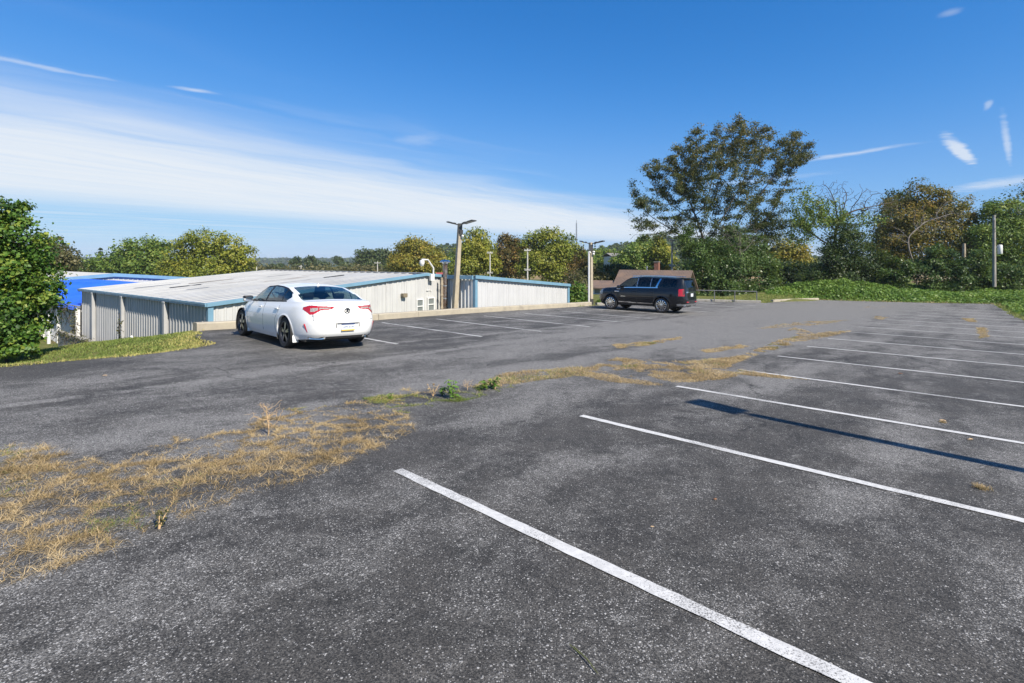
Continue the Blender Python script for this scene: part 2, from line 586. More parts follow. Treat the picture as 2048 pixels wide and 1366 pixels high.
def make_ground():
    m, N, L, b = new_mat('meadow_ground')
    nb = NB(N, L)
    P = nb.pos()
    s = nb.sep(P)
    g = nb.mix(nb.rng(nb.noise(P, 3.0, 6), 0.35, 0.65), (0.095, 0.125, 0.03), (0.20, 0.185, 0.07))
    g = nb.mix(nb.rng(nb.noise(P, 0.4, 5), 0.5, 0.72), g, (0.24, 0.19, 0.09))
    g = nb.mix(nb.rng(nb.noise(P, 60, 4), 0.35, 0.65, 0.0, 0.6), g, (0.06, 0.07, 0.02))
    farm = nb.mix(nb.rng(nb.noise(P, 0.03, 5), 0.42, 0.6), (0.075, 0.10, 0.03), (0.30, 0.20, 0.10))
    col = nb.mix(nb.rng(s[1], 90.0, 170.0), g, farm)
    col = nb.mix(nb.rng(s[1], 330.0, 420.0), col, (0.035, 0.055, 0.02))
    L.new(col, b.inputs['Base Color'])
    b.inputs['Roughness'].default_value = 0.95
    b.inputs['Specular IOR Level'].default_value = 0.1
    L.new(nb.bump(nb.noise(P, 40, 5), 0.6, 0.03), b.inputs['Normal'])
    return m


def leaf_mat(name, c1, c2, c3, trans=0.35, rough=0.5, spec=0.35):
    m, N, L, b = new_mat(name)
    nb = NB(N, L)
    at_ = N.new('ShaderNodeAttribute'); at_.attribute_name = 'tint'
    f = at_.outputs['Fac']
    c = nb.mix(nb.rng(f, 0.0, 0.5, 0, 1, False), c1, c2)
    c = nb.mix(nb.rng(f, 0.5, 1.0, 0, 1, False), c, c3)
    L.new(c, b.inputs['Base Color'])
    b.inputs['Roughness'].default_value = rough
    b.inputs['Specular IOR Level'].default_value = spec
    t = N.new('ShaderNodeBsdfTranslucent')
    L.new(nb.mix(0.35, c, (0.20, 0.24, 0.02)), t.inputs['Color'])
    ms = N.new('ShaderNodeMixShader'); ms.inputs[0].default_value = trans
    L.new(b.outputs[0], ms.inputs[1]); L.new(t.outputs[0], ms.inputs[2])
    L.new(ms.outputs[0], N['Material Output'].inputs[0])
    return m


def glass_mat(name, tint=(0.55, 0.62, 0.62), refl=0.12, alpha=0.85):
    """thin window glass: a clear tinted sheet with mirror reflection"""
    m = bpy.data.materials.new(name); m.use_nodes = True
    N, L = m.node_tree.nodes, m.node_tree.links
    N.remove(N['Principled BSDF'])
    tr = N.new('ShaderNodeBsdfTransparent'); tr.inputs[0].default_value = (*tint, 1)
    gl = N.new('ShaderNodeBsdfGlossy'); gl.inputs['Roughness'].default_value = 0.02
    lw = N.new('ShaderNodeLayerWeight'); lw.inputs[0].default_value = 0.5
    pw = N.new('ShaderNodeMath'); pw.operation = 'POWER'; L.new(lw.outputs['Facing'], pw.inputs[0]); pw.inputs[1].default_value = 4.0
    mp = N.new('ShaderNodeMapRange'); L.new(pw.outputs[0], mp.inputs[0])
    mp.inputs[1].default_value = 0.0; mp.inputs[2].default_value = 1.0; mp.inputs[3].default_value = refl * 0.5; mp.inputs[4].default_value = 0.9
    ms = N.new('ShaderNodeMixShader'); L.new(mp.outputs[0], ms.inputs[0])
    L.new(tr.outputs[0], ms.inputs[1]); L.new(gl.outputs[0], ms.inputs[2])
    L.new(ms.outputs[0], N['Material Output'].inputs[0])
    return m


def make_metal_wall(name, c, c2, streak):
    m, N, L, b = new_mat(name)
    nb = NB(N, L)
    P = nb.pos()
    f = nb.rng(nb.noise(P, 1.1, 5), 0.35, 0.7)
    col = nb.mix(f, c, c2)
    st = nb.rng(nb.noise(nb.mapping(P, scale=(9, 9, 0.5)), 1.5, 5), 0.52, 0.75, 0, 0.5)
    col = nb.mix(st, col, streak)
    L.new(col, b.inputs['Base Color'])
    b.inputs['Roughness'].default_value = 0.5
    L.new(nb.bump(nb.noise(P, 3.5, 3), 0.12, 0.02), b.inputs['Normal'])
    return m


def make_roof_metal():
    m, N, L, b = new_mat('galvanised_roof')
    nb = NB(N, L)
    P = nb.pos('Object')
    col = nb.mix(nb.rng(nb.noise(P, 0.5, 5), 0.35, 0.65), (0.38, 0.38, 0.375), (0.325, 0.325, 0.32))
    st = nb.rng(nb.noise(nb.mapping(P, scale=(0.35, 9, 1)), 1.0, 5), 0.58, 0.85, 0, 0.35)
    col = nb.mix(st, col, (0.32, 0.29, 0.26))
    L.new(col, b.inputs['Base Color'])
    b.inputs['Roughness'].default_value = 0.55
    b.inputs['Metallic'].default_value = 0.15
    return m


def make_concrete(name, c, c2, scale=3.0, stain=(0.2, 0.18, 0.14)):
    m, N, L, b = new_mat(name)
    nb = NB(N, L)
    P = nb.pos()
    col = nb.mix(nb.rng(nb.noise(P, scale, 6, 0.65), 0.3, 0.7), c, c2)
    col = nb.mix(nb.rng(nb.noise(P, scale * 0.5, 5), 0.55, 0.8, 0, 0.7), col, stain)
    col = nb.mix(nb.rng(nb.noise(P, 70, 3), 0.5, 0.75, 0, 0.5), col, (0.5, 0.46, 0.38))
    L.new(col, b.inputs['Base Color'])
    b.inputs['Roughness'].default_value = 0.9
    L.new(nb.bump(nb.noise(P, 35, 6, 0.7), 0.5, 0.012), b.inputs['Normal'])
    return m


def make_shingle(name, c, c2, c3):
    m, N, L, b = new_mat(name)
    nb = NB(N, L)
    P = nb.pos()
    br = N.new('ShaderNodeTexBrick'); L.new(P, br.inputs['Vector'])
    br.inputs['Scale'].default_value = 1.0
    br.inputs['Brick Width'].default_value = 0.33; br.inputs['Row Height'].default_value = 0.14
    br.inputs['Mortar Size'].default_value = 0.012
    br.inputs['Color1'].default_value = (*c, 1); br.inputs['Color2'].default_value = (*c2, 1)
    br.inputs['Mortar'].default_value = (c[0] * 0.4, c[1] * 0.4, c[2] * 0.4, 1)
    col = nb.mix(nb.rng(nb.noise(P, 0.8, 5), 0.45, 0.7, 0, 0.6), br.outputs['Color'], c3)
    L.new(col, b.inputs['Base Color'])
    b.inputs['Roughness'].default_value = 0.9
    return m


def make_bark(name, c, c2, scale=6.0):
    m, N, L, b = new_mat(name)
    nb = NB(N, L)
    P = nb.pos()
    f = nb.rng(nb.noise(nb.mapping(P, scale=(scale, scale, scale * 0.25)), 1.0, 6, 0.65), 0.3, 0.7)
    L.new(nb.mix(f, c, c2), b.inputs['Base Color'])
    b.inputs['Roughness'].default_value = 0.95
    L.new(nb.bump(f, 0.6, 0.03), b.inputs['Normal'])
    return m


MT = dict(
    asphalt=make_asphalt(), line=make_paint_line(), ground=make_ground(),
    kerb=make_concrete('tan_concrete', (0.41, 0.36, 0.27), (0.33, 0.29, 0.225)),
    kerb_grey=make_concrete('grey_concrete', (0.33, 0.31, 0.27), (0.25, 0.235, 0.21)),
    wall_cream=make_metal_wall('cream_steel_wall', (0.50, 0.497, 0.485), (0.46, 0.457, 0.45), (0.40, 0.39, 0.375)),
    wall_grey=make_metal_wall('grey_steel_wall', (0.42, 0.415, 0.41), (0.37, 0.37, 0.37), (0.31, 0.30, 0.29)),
    wall_white=make_metal_wall('white_steel_wall', (0.50, 0.50, 0.505), (0.465, 0.465, 0.47), (0.41, 0.41, 0.41)),
    wall_rust=make_metal_wall('stained_steel_wall', (0.62, 0.62, 0.62), (0.52, 0.51, 0.50), (0.30, 0.23, 0.17)),
    blue_trim=simple('blue_steel_trim', (0.165, 0.305, 0.41), 0.45, var=0.15, scale=2.0),
    roof=make_roof_metal(),
    tar=simple('tar_patch', (0.16, 0.16, 0.165), 0.8, var=0.4, scale=6),
    rust=simple('rusty_lap', (0.30, 0.20, 0.13), 0.9, var=0.4, scale=9),
    white=simple('white_paint', (0.72, 0.71, 0.69), 0.55, var=0.12, scale=5),
    tarp=None,
    pane=simple('dark_pane', (0.14, 0.165, 0.17), 0.08, c2=(0.20, 0.21, 0.20), scale=14),
    dark=simple('black_plastic', (0.012, 0.012, 0.013), 0.6),
    rubber=simple('tyre_rubber', (0.018, 0.018, 0.019), 0.75, var=0.25, scale=12),
    chrome=simple('chrome', (0.75, 0.76, 0.78), 0.12, 1.0),
    alloy=simple('machined_alloy', (0.52, 0.52, 0.53), 0.28, 0.9),
    alloy_dark=simple('dark_alloy', (0.045, 0.045, 0.05), 0.35, 0.6),
    brake=simple('brake_disc', (0.05, 0.05, 0.05), 0.5, 0.6),
    car_white=simple('white_car_paint', (0.80, 0.80, 0.79), 0.35, coat=0.8),
    car_black=simple('black_car_paint', (0.004, 0.005, 0.008), 0.45, coat=1.0, spec=0.15),
    seam=simple('panel_gap', (0.11, 0.11, 0.11), 0.7),
    gap_black=simple('black_panel_gap', (0.004, 0.004, 0.004), 0.7),
    glass=glass_mat('car_glass', (0.42, 0.52, 0.52), 0.10),
    glass_dark=glass_mat('privacy_glass', (0.035, 0.04, 0.045), 0.12),
    red=simple('red_lens', (0.42, 0.012, 0.02), 0.15, coat=0.6),
    red_dark=simple('dark_red_lens', (0.16, 0.008, 0.014), 0.15, coat=0.6),
    lens=simple('clear_lens', (0.42, 0.40, 0.37), 0.15, var=0.4, scale=30, coat=0.5),
    seat_dark=simple('dark_upholstery', (0.02, 0.021, 0.024), 0.8),
    seat_tan=simple('pale_upholstery', (0.32, 0.30, 0.26), 0.8),
    cabin=simple('cabin_trim', (0.028, 0.028, 0.03), 0.85),
    plate=simple('plate_white', (0.66, 0.69, 0.74), 0.45),
    plate_blue=simple('plate_blue', (0.035, 0.06, 0.16), 0.45),
    plate_gold=simple('plate_gold', (0.70, 0.44, 0.06), 0.45),
    pole_wood=simple('tan_pole', (0.42, 0.36, 0.26), 0.85, c2=(0.33, 0.28, 0.21), scale=3),
    pole_grey=make_bark('weathered_pole', (0.36, 0.33, 0.29), (0.25, 0.225, 0.20), 4),
    pole_pale=simple('pale_pole', (0.55, 0.53, 0.49), 0.8, var=0.2, scale=3),
    lamp=simple('lamp_housing', (0.065, 0.063, 0.06), 0.5, 0.2),
    lamp_lens=simple('lamp_lens', (0.20, 0.19, 0.16), 0.3),
    steel=simple('galvanised_steel', (0.42, 0.43, 0.45), 0.4, 0.7, var=0.2, scale=10),
    rail=simple('rail_steel', (0.20, 0.20, 0.205), 0.5, 0.3, var=0.3, scale=10),
    flue=simple('flue_steel', (0.40, 0.36, 0.33), 0.3, 0.8, c2=(0.24, 0.13, 0.08), scale=3.5),
    rust_pipe=simple('rusty_pipe', (0.26, 0.20, 0.14), 0.8, c2=(0.40, 0.34, 0.25), scale=6),
    brick=simple('chimney_brick', (0.27, 0.12, 0.08), 0.9, var=0.35, scale=14),
    siding=simple('white_siding', (0.62, 0.64, 0.63), 0.7, var=0.1, scale=4),
    shingle=make_shingle('brown_shingles', (0.185, 0.13, 0.10), (0.155, 0.11, 0.088), (0.235, 0.15, 0.10)),
    grey_shingle=make_shingle('grey_shingles', (0.24, 0.22, 0.20), (0.2, 0.19, 0.175), (0.27, 0.24, 0.21)),
    barn_red=simple('red_metal_roof', (0.42, 0.09, 0.07), 0.6, var=0.2, scale=2),
    bark=make_bark('tree_bark', (0.10, 0.082, 0.065), (0.05, 0.042, 0.035)),
    bark_pale=make_bark('pale_bark', (0.34, 0.29, 0.23), (0.20, 0.165, 0.13)),
    twig=make_bark('grey_twigs', (0.23, 0.20, 0.17), (0.14, 0.12, 0.10)),
    straw=simple('straw_stalk', (0.52, 0.36, 0.20), 0.9, var=0.2, scale=8),
    wire=simple('wire', (0.03, 0.03, 0.03), 0.6),
    dead_leaf=simple('brown_leaf', (0.20, 0.10, 0.05), 0.8),
    # foliage
    lf_bush=leaf_mat('bush_leaves', (0.035, 0.086, 0.016), (0.093, 0.195, 0.028), (0.295, 0.341, 0.054)),
    lf_green=leaf_mat('green_leaves', (0.080, 0.150, 0.028), (0.171, 0.249, 0.044), (0.321, 0.340, 0.069)),
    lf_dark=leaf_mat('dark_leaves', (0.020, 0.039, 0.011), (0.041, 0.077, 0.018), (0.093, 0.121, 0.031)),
    lf_gold=leaf_mat('gold_green_leaves', (0.145, 0.164, 0.028), (0.319, 0.281, 0.043), (0.483, 0.329, 0.068)),
    lf_lime=leaf_mat('yellow_green_leaves', (0.117, 0.167, 0.024), (0.266, 0.285, 0.039), (0.432, 0.374, 0.059)),
    lf_brown=leaf_mat('turning_leaves', (0.084, 0.084, 0.025), (0.203, 0.133, 0.036), (0.308, 0.168, 0.042)),
    lf_orange=leaf_mat('rust_leaves', (0.085, 0.105, 0.025), (0.190, 0.155, 0.032), (0.330, 0.205, 0.040)),
    lf_locust=leaf_mat('locust_leaves', (0.052, 0.085, 0.026), (0.105, 0.112, 0.034), (0.215, 0.155, 0.05), trans=0.25),
    lf_ivy=leaf_mat('ivy_leaves', (0.038, 0.076, 0.018), (0.079, 0.138, 0.032), (0.174, 0.232, 0.066), rough=0.4),
    lf_vine=leaf_mat('ground_vine_leaves', (0.077, 0.146, 0.024), (0.146, 0.254, 0.040), (0.262, 0.339, 0.069)),
    lf_olive=leaf_mat('olive_leaves', (0.063, 0.073, 0.028), (0.119, 0.115, 0.042), (0.196, 0.168, 0.070)),
    lf_far=leaf_mat('far_leaves', (0.039, 0.067, 0.022), (0.070, 0.105, 0.031), (0.119, 0.140, 0.042)),
    lf_lawn=leaf_mat('lawn_blades', (0.113, 0.172, 0.033), (0.232, 0.276, 0.067), (0.493, 0.419, 0.149), trans=0.3, rough=0.7),
    lf_dry=leaf_mat('dry_grass_blades', (0.23, 0.165, 0.08), (0.51, 0.37, 0.19), (0.66, 0.52, 0.31), trans=0.25, rough=0.8),
    lf_weed=leaf_mat('weed_leaves', (0.063, 0.133, 0.021), (0.140, 0.266, 0.042), (0.266, 0.378, 0.070)),
)


def make_tarp():
    m, N, L, b = new_mat('blue_tarp')
    nb = NB(N, L)
    P = nb.pos()
    col = nb.mix(nb.rng(nb.noise(P, 0.8, 4), 0.35, 0.65), (0.02, 0.12, 0.72), (0.03, 0.15, 0.80))
    L.new(col, b.inputs['Base Color'])
    b.inputs['Roughness'].default_value = 0.5
    L.new(nb.bump(nb.noise(P, 1.6, 5), 0.25, 0.08), b.inputs['Normal'])
    return m


MT['tarp'] = make_tarp()

# ------------------------------------------------------------------ ground sheet
def graded(a, b, fine, lo, hi, growth=1.13):
    """coordinates: fine steps in [a,b], growing steps out to lo and hi"""
    mid = list(np.arange(a, b + 1e-6, fine))
    s = fine; x = b; up = []
    while x < hi:
        s *= growth; x += s; up.append(min(x, hi))
    s = fine; x = a; dn = []
    while x > lo:
        s *= growth; x -= s; dn.append(max(x, lo))
    return np.array(dn[::-1] + mid + up)


gx = graded(-30, 42, 0.35, -3200, 3200)
gy = graded(-6, 54, 0.35, -1500, 5200)
GX, GY = np.meshgrid(gx, gy)
GZ = terrain(GX, GY)
nx, ny = len(gx), len(gy)
ii = np.arange(nx * ny).reshape(ny, nx)
quads = np.stack([ii[:-1, :-1], ii[:-1, 1:], ii[1:, 1:], ii[1:, :-1]], -1).reshape(-1, 4)
ground = np_mesh('ground', np.stack([GX, GY, GZ], -1).reshape(-1, 3), quads, 4, MT['ground'], smooth=True)
tag(ground, kind='structure')

# ------------------------------------------------------------------ asphalt sheet with its painted lines
def cdt_sheet(name, outline, step, zfun, m):
    pts = []
    n = len(outline)
    for i in range(n):
        a, b = Vector(outline[i]), Vector(outline[(i + 1) % n])
        k = max(1, int((b - a).length / 0.35))
        for j in range(k):
            p = a.lerp(b, j / k)
            w = 0.10 * (hash_noise(p.x * 3, p.y * 3, 1.0, 4) - 0.5) if 0 < j else 0
            pts.append(Vector((p.x + float(w), p.y + float(w))))
    nb_ = len(pts)
    edges = [(i, (i + 1) % nb_) for i in range(nb_)]
    xs = [p.x for p in pts]; ys = [p.y for p in pts]
    Px, Qx = np.meshgrid(np.arange(min(xs), max(xs), step), np.arange(min(ys), max(ys), step))
    Px = Px.ravel(); Qx = Qx.ravel()
    ok = lot_dist(Px, Qx) < -0.25
    pts += [Vector((a, b)) for a, b in zip(Px[ok], Qx[ok])]
    vs, es, fs, *_ = delaunay_2d_cdt(pts, edges, [], 1, 1e-5)
    V3 = []
    for v in vs:
        x, y = xy(v.x, v.y)
        V3.append((x, y, float(zfun(v.x, v.y))))
    me = bpy.data.meshes.new(name)
    me.from_pydata(V3, [], [tuple(f) for f in fs])
    me.polygons.foreach_set('use_smooth', [True] * len(me.polygons))
    bm = bmesh.new(); bm.from_mesh(me)
    bmesh.ops.recalc_face_normals(bm, faces=bm.faces)
    if sum(f.normal.z for f in bm.faces) < 0: bmesh.ops.reverse_faces(bm, faces=bm.faces)
    bm.to_mesh(me); bm.free()
    return link(name, me, m)


lot = cdt_sheet('parking_lot', LOT, 0.7, zlot, MT['asphalt'])
tag(lot, kind='structure')


def stripe(P0, Q0, Q1, w=0.105, bend=0.0):
    n = 44
    vs = []
    for i in range(n + 1):
        Q = Q0 + (Q1 - Q0) * i / n
        for s in (-1, 1):
            jit = 0.011 * (random.random() - 0.5)
            P = P0 + s * w / 2 + jit
            x, y = xy(P, Q)
            vs.append((x, y, float(zlot(P, Q)) + 0.007))
    fs = [(2 * i, 2 * i + 1, 2 * i + 3, 2 * i + 2) for i in range(n)]
    me = bpy.data.meshes.new('parking_stripe')
    me.from_pydata(vs, [], fs)
    bm = bmesh.new(); bm.from_mesh(me)
    if sum(f.normal.z for f in bm.faces) < 0: bmesh.ops.reverse_faces(bm, faces=bm.faces)
    bm.to_mesh(me); bm.free()
    return link('parking_stripe', me, MT['line'], lot)


PR = [2.72, 5.60, 8.48, 11.16, 14.07, 16.96, 19.94, 23.2, 26.17, 29.07, 31.92, 34.5, 36.97, 39.6, 42.4, 45.3]
QR = [4.04, 4.05, 4.10, 4.02, 4.10, 4.14, 4.24, 4.41, 4.40, 4.51, 4.2, 4.38, 4.44, 3.7, 3.9, 3.9]
for P0, Q0 in zip(PR, QR):
    stripe(P0, Q0, -1.15)
for P0, Q0, Q1 in ((7.87, 11.72, 17.7), (10.92, 11.66, 17.3), (13.67, 11.58, 17.45), (16.55, 11.57, 17.55), (19.4, 11.66, 17.55),
                   (22.25, 11.98, 17.4), (25.35, 12.2, 17.3), (29.0, 12.2, 17.4), (32.1, 12.2, 17.4), (35.1, 12.3, 17.3), (37.7, 12.4, 17.0)):
    stripe(P0, Q0, Q1)


def kerb(name, pts, w, h, m, top=0.0):
    """poured concrete kerb cut into lengths along a path in lot axes; every length is a part"""
    root = empty(name, (0, 0, 0)); tag(root, kind='structure')
    P = [Vector(p) for p in pts]
    seg = []
    for a, b in zip(P, P[1:]):
        k = max(1, round((b - a).length / 3.0))
        for j in range(k): seg.append((a.lerp(b, j / k), a.lerp(b, (j + 1) / k)))
    for a, b in seg:
        d = (b - a).normalized(); nrm = Vector((-d.y, d.x))
        mb = MB(); vs = []; n = 6
        a2 = a + d * 0.006; b2 = b - d * 0.006
        prof = [(-w / 2, -0.25), (-w / 2, h * 0.85), (-w / 2 + 0.04, h), (w / 2 - 0.04, h), (w / 2, h * 0.85), (w / 2, -0.25)]
        for i in range(n + 1):
            c = a2.lerp(b2, i / n)
            for o, z in prof:
                o2 = o + 0.012 * (random.random() - 0.5); z2 = z + 0.012 * (random.random() - 0.5)
                p = c + nrm * o2
                x, y = xy(p.x, p.y)
                vs.append((x, y, float(zlot(c.x, c.y)) + z2))
        m6 = len(prof)
        fs = [(i * m6 + j, i * m6 + j + 1, (i + 1) * m6 + j + 1, (i + 1) * m6 + j) for i in range(n) for j in range(m6 - 1)]
        fs += [tuple(range(m6)), tuple(n * m6 + j for j in range(m6 - 1, -1, -1))]
        mb.add(vs, fs)
        mb.build('kerb_length', m, root)
    return root


kerb('kerb_by_building', [(4.75, 18.0), (11.4, 18.5), (15.9, 19.25), (20, 19.4), (27.6, 19.3)], 0.34, 0.245, MT['kerb'])
kerb('kerb_by_house', [(28.2, 19.2), (33, 18.9), (38.9, 17.7), (39.7, 16.2), (40.4, 15.0), (41.3, 13.2)], 0.2, 0.17, MT['kerb_grey'])
kerb('kerb_by_mound', [(43.2, 13.0), (46, 12.4), (49.2, 11.2)], 0.22, 0.17, MT['kerb'])

# ------------------------------------------------------------------ steel building behind the kerb
C0 = Vector((-11.2, 19.0)); BR = math.atan2(0.792, 0.608)       # corner and heading of the gable wall
SLOPE = 0.083; EAVE = 0.162; RIDGE_S = 10.75; WIDTH = 21.5; DEPTH = 16.5; FWD = 2.34; STEP_S = 12.1


def roof_z(s):
    return EAVE + SLOPE * (RIDGE_S - abs(s - RIDGE_S))


shed = empty('steel_building', (C0.x, C0.y, 0), BR, 'long low cream steel building with blue trim behind the parking kerb', 'building')


def wall_panel(parent, axis, a0, a1, fixed, zb, ztop, m, out, name='wall_panel', rib=0.3048, depth=0.035):
    """ribbed steel sheet between a0 and a1 along axis ('x' or 'y'), outward sign out"""
    prof = []
    n = max(1, round((a1 - a0) / rib)); w = (a1 - a0) / n
    for i in range(n):
        s = a0 + i * w
        prof += [(s + 0.004, 0), (s + w * 0.5 - 0.06, 0), (s + w * 0.5 - 0.03, depth), (s + w * 0.5 + 0.03, depth), (s + w * 0.5 + 0.06, 0)]
    prof.append((a1 - 0.004, 0))
    vs = []
    for s, d in prof:
        for z in (zb, ztop(s)):
            vs.append((s, fixed + out * d, z) if axis == 'x' else (fixed + out * d, s, z))
    fs = [(2 * i, 2 * i + 2, 2 * i + 3, 2 * i + 1) for i in range(len(prof) - 1)]
    mb = MB(); mb.add(vs, fs)
    return mb.build(name, m, parent)


def panels(parent, axis, a0, a1, fixed, zb, ztop, m, out, w=0.9144, rib=0.3048, depth=0.032):
    n = max(1, round((a1 - a0) / w))
    for i in range(n):
        wall_panel(parent, axis, a0 + (a1 - a0) * i / n, a0 + (a1 - a0) * (i + 1) / n, fixed, zb, ztop, m, out, rib=rib, depth=depth)


panels(shed, 'x', 0.12, STEP_S, 0.0, -2.2, lambda s: roof_z(s) - 0.06, MT['wall_cream'], -1)
panels(shed, 'x', STEP_S + 0.12, WIDTH, -FWD, -2.6, lambda s: roof_z(s) - 0.06, MT['wall_white'], -1)
panels(shed, 'y', -FWD + 0.02, 0.0, STEP_S, -2.6, lambda t: roof_z(STEP_S) - 0.06, MT['wall_rust'], -1, rib=0.26, depth=0.06)
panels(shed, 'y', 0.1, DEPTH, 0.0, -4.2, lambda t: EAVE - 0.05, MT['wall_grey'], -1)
panels(shed, 'x', 0.0, WIDTH, DEPTH, -4.2, lambda s: roof_z(s) - 0.06, MT['wall_cream'], 1, w=1.8)
panels(shed, 'y', -FWD, DEPTH, WIDTH, -4.2, lambda t: EAVE - 0.05, MT['wall_white'], 1, w=1.8)
# corner trims
for (x, y) in ((0.03, -0.03), (STEP_S + 0.03, -FWD - 0.03), (WIDTH, -FWD - 0.02)):
    MB().box((x, y, -1.35 + (roof_z(x) - 0.06) / 2), (0.19, 0.16, roof_z(x) - 0.06 + 2.7)).build('corner_trim', MT['blue_trim'], shed, bevel=0.006)
MB().box((STEP_S - 0.06, -0.05, -0.8), (0.07, 0.07, 3.4)).build('corner_trim', MT['wall_cream'], shed)
# roof sheets, each with its raised seam
def roof_sheet(t0, t1, s0, s1):
    z0, z1 = roof_z(s0) + 0.02, roof_z(s1) + 0.02
    d = 0.028 + 0.006 * random.random(); e = 0.012 * (random.random() - 0.5)
    vs = [(s0, t0, z0), (s0, t1 - 0.05, z0 + e), (s0, t1 - 0.04, z0 + d), (s0, t1 - 0.008, z0 + d), (s0, t1 - 0.003, z0),
          (s1, t0, z1), (s1, t1 - 0.05, z1 + e), (s1, t1 - 0.04, z1 + d), (s1, t1 - 0.008, z1 + d), (s1, t1 - 0.003, z1)]
    fs = [(i, i + 1, i + 6, i + 5) for i in range(4)]
    return MB().add(vs, fs).build('roof_sheet', MT['roof'], shed)


nsh = 27
for i in range(nsh):
    t0 = -0.1 + (DEPTH + 0.2) * i / nsh; t1 = -0.1 + (DEPTH + 0.2) * (i + 1) / nsh
    roof_sheet(t0, t1, -0.09, RIDGE_S)
    roof_sheet(t0, t1, RIDGE_S, WIDTH + 0.12)
for i in range(4):
    t0 = -FWD - 0.1 + (FWD) * i / 4
    roof_sheet(t0, t0 + FWD / 4, STEP_S, WIDTH + 0.12)
MB().box((RIDGE_S, DEPTH / 2, roof_z(RIDGE_S) + 0.05), (0.36, DEPTH + 0.2, 0.03)).build('ridge_cap', MT['roof'], shed)


def slope_bar(s0, s1, t, h, th, name, m, lift=0.03):
    vs = []
    for s in (s0, s1):
        z = roof_z(s) + lift
        vs += [(s, t - th / 2, z - h), (s, t + th / 2, z - h), (s, t + th / 2, z), (s, t - th / 2, z)]
    return MB().add(vs, [(0, 1, 5, 4), (1, 2, 6, 5), (2, 3, 7, 6), (3, 0, 4, 7), (3, 2, 1, 0), (4, 5, 6, 7)]).build(name, m, shed, bevel=0.008)


slope_bar(-0.12, RIDGE_S, -0.13, 0.15, 0.08, 'rake_trim', MT['blue_trim'], 0.055)
slope_bar(RIDGE_S, STEP_S + 0.1, -0.135, 0.16, 0.08, 'rake_trim', MT['blue_trim'], 0.055)
slope_bar(STEP_S - 0.1, WIDTH + 0.15, -FWD - 0.14, 0.18, 0.10, 'rake_trim', MT['blue_trim'], 0.055)
slope_bar(-0.12, RIDGE_S, DEPTH + 0.14, 0.19, 0.10, 'rake_trim', MT['blue_trim'], 0.055)
MB().box((STEP_S - 0.14, -FWD / 2 - 0.05, roof_z(STEP_S) - 0.06), (0.10, FWD - 0.1, 0.2)).build('rake_trim', MT['blue_trim'], shed)
# eave gutter, box section with a lip
g = MB()
for (x, z, sx, sz) in ((-0.12, EAVE - 0.03, 0.10, 0.13), (-0.175, EAVE + 0.01, 0.02, 0.07)):
    g.box((x, DEPTH / 2, z), (sx, DEPTH + 0.24, sz))
g.build('eave_gutter', MT['blue_trim'], shed)
for t in (3.9, 9.2, 13.9):
    mb = MB(); mb.box((-0.11, t, -2.0 + EAVE / 2), (0.14, 0.20, 3.9)); mb.box((-0.11, t, EAVE - 0.12), (0.16, 0.24, 0.08))
    mb.build('wall_post', MT['wall_grey'], shed, bevel=0.01)
# roof repairs
for (s, t, l, w, k) in ((2.2, 11.8, 2.2, 0.16, 'tar'), (2.8, 9.6, 1.5, 0.13, 'tar'), (2.3, 6.9, 1.0, 0.12, 'tar'), (4.6, 11.0, 2.4, 0.07, 'rust'),
                        (4.9, 8.3, 2.0, 0.06, 'rust'), (6.6, 6.4, 2.6, 0.06, 'rust'), (7.8, 9.5, 1.5, 0.10, 'tar'), (5.9, 4.3, 1.6, 0.09, 'tar'),
                        (7.0, 12.4, 1.9, 0.06, 'rust'), (8.4, 4.8, 1.3, 0.1, 'tar'), (8.9, 7.4, 1.8, 0.06, 'rust')):
    vs = []
    for ds in (-l / 2, -l / 6, l / 6, l / 2):
        wv = w * (0.6 + 0.8 * random.random())
        for dt in (-wv, wv): vs.append((s + ds, t + dt + 0.05 * random.random(), roof_z(s + ds) + 0.062))
    MB().add(vs, [(2 * i, 2 * i + 1, 2 * i + 3, 2 * i + 2) for i in range(3)]).build('roof_patch', MT[k], shed)


def sash_window(s, z0, z1, w):
    y = -0.05
    fr = MB()
    t = 0.06
    fr.box((s - w / 2, y, (z0 + z1) / 2), (t, 0.07, z1 - z0 + t)); fr.box((s + w / 2, y, (z0 + z1) / 2), (t, 0.07, z1 - z0 + t))
    fr.box((s, y, z0), (w + t, 0.09, t)); fr.box((s, y, z1), (w - t, 0.07, t)); fr.box((s, y - 0.005, (z0 + z1) / 2), (w - t, 0.06, 0.05))
    f = fr.build('window', MT['white'], shed)
    for k in range(2):
        h = (z1 - z0) / 2
        MB().box((s, y + 0.015, z0 + h * (k + 0.5)), (w - 0.05, 0.012, h - 0.04)).build('pane', MT['pane'], f)
    MB().box((s, y - 0.04, z0 - 0.045), (w + 0.14, 0.06, 0.03)).build('sill', MT['white'], f)


sash_window(10.33, -1.0, -0.28, 0.44)
sash_window(11.13, -0.94, -0.24, 0.46)
wl = MB(); wl.box((9.2, -0.14, 0.02), (0.28, 0.2, 0.16)); wl.box((9.2, -0.2, -0.05), (0.24, 0.1, 0.1))
wl.build('wall_light', simple('bronze_fixture', (0.22, 0.18, 0.12), 0.5, var=0.2), shed, bevel=0.01)
for s in (8.15,):
    MB().box((s, -0.045, -0.6), (0.03, 0.03, 2.6)).build('conduit', MT['white'], shed)
MB().box((11.0, -0.05, 0.17), (0.34, 0.03, 0.03)).build('wall_bracket', MT['white'], shed)

# dome camera on its bent arm, fixed to the rake
def B2W(s, t, z):
    c, sn = math.cos(BR), math.sin(BR)
    return Vector((C0.x + s * c - t * sn, C0.y + s * sn + t * c, z))


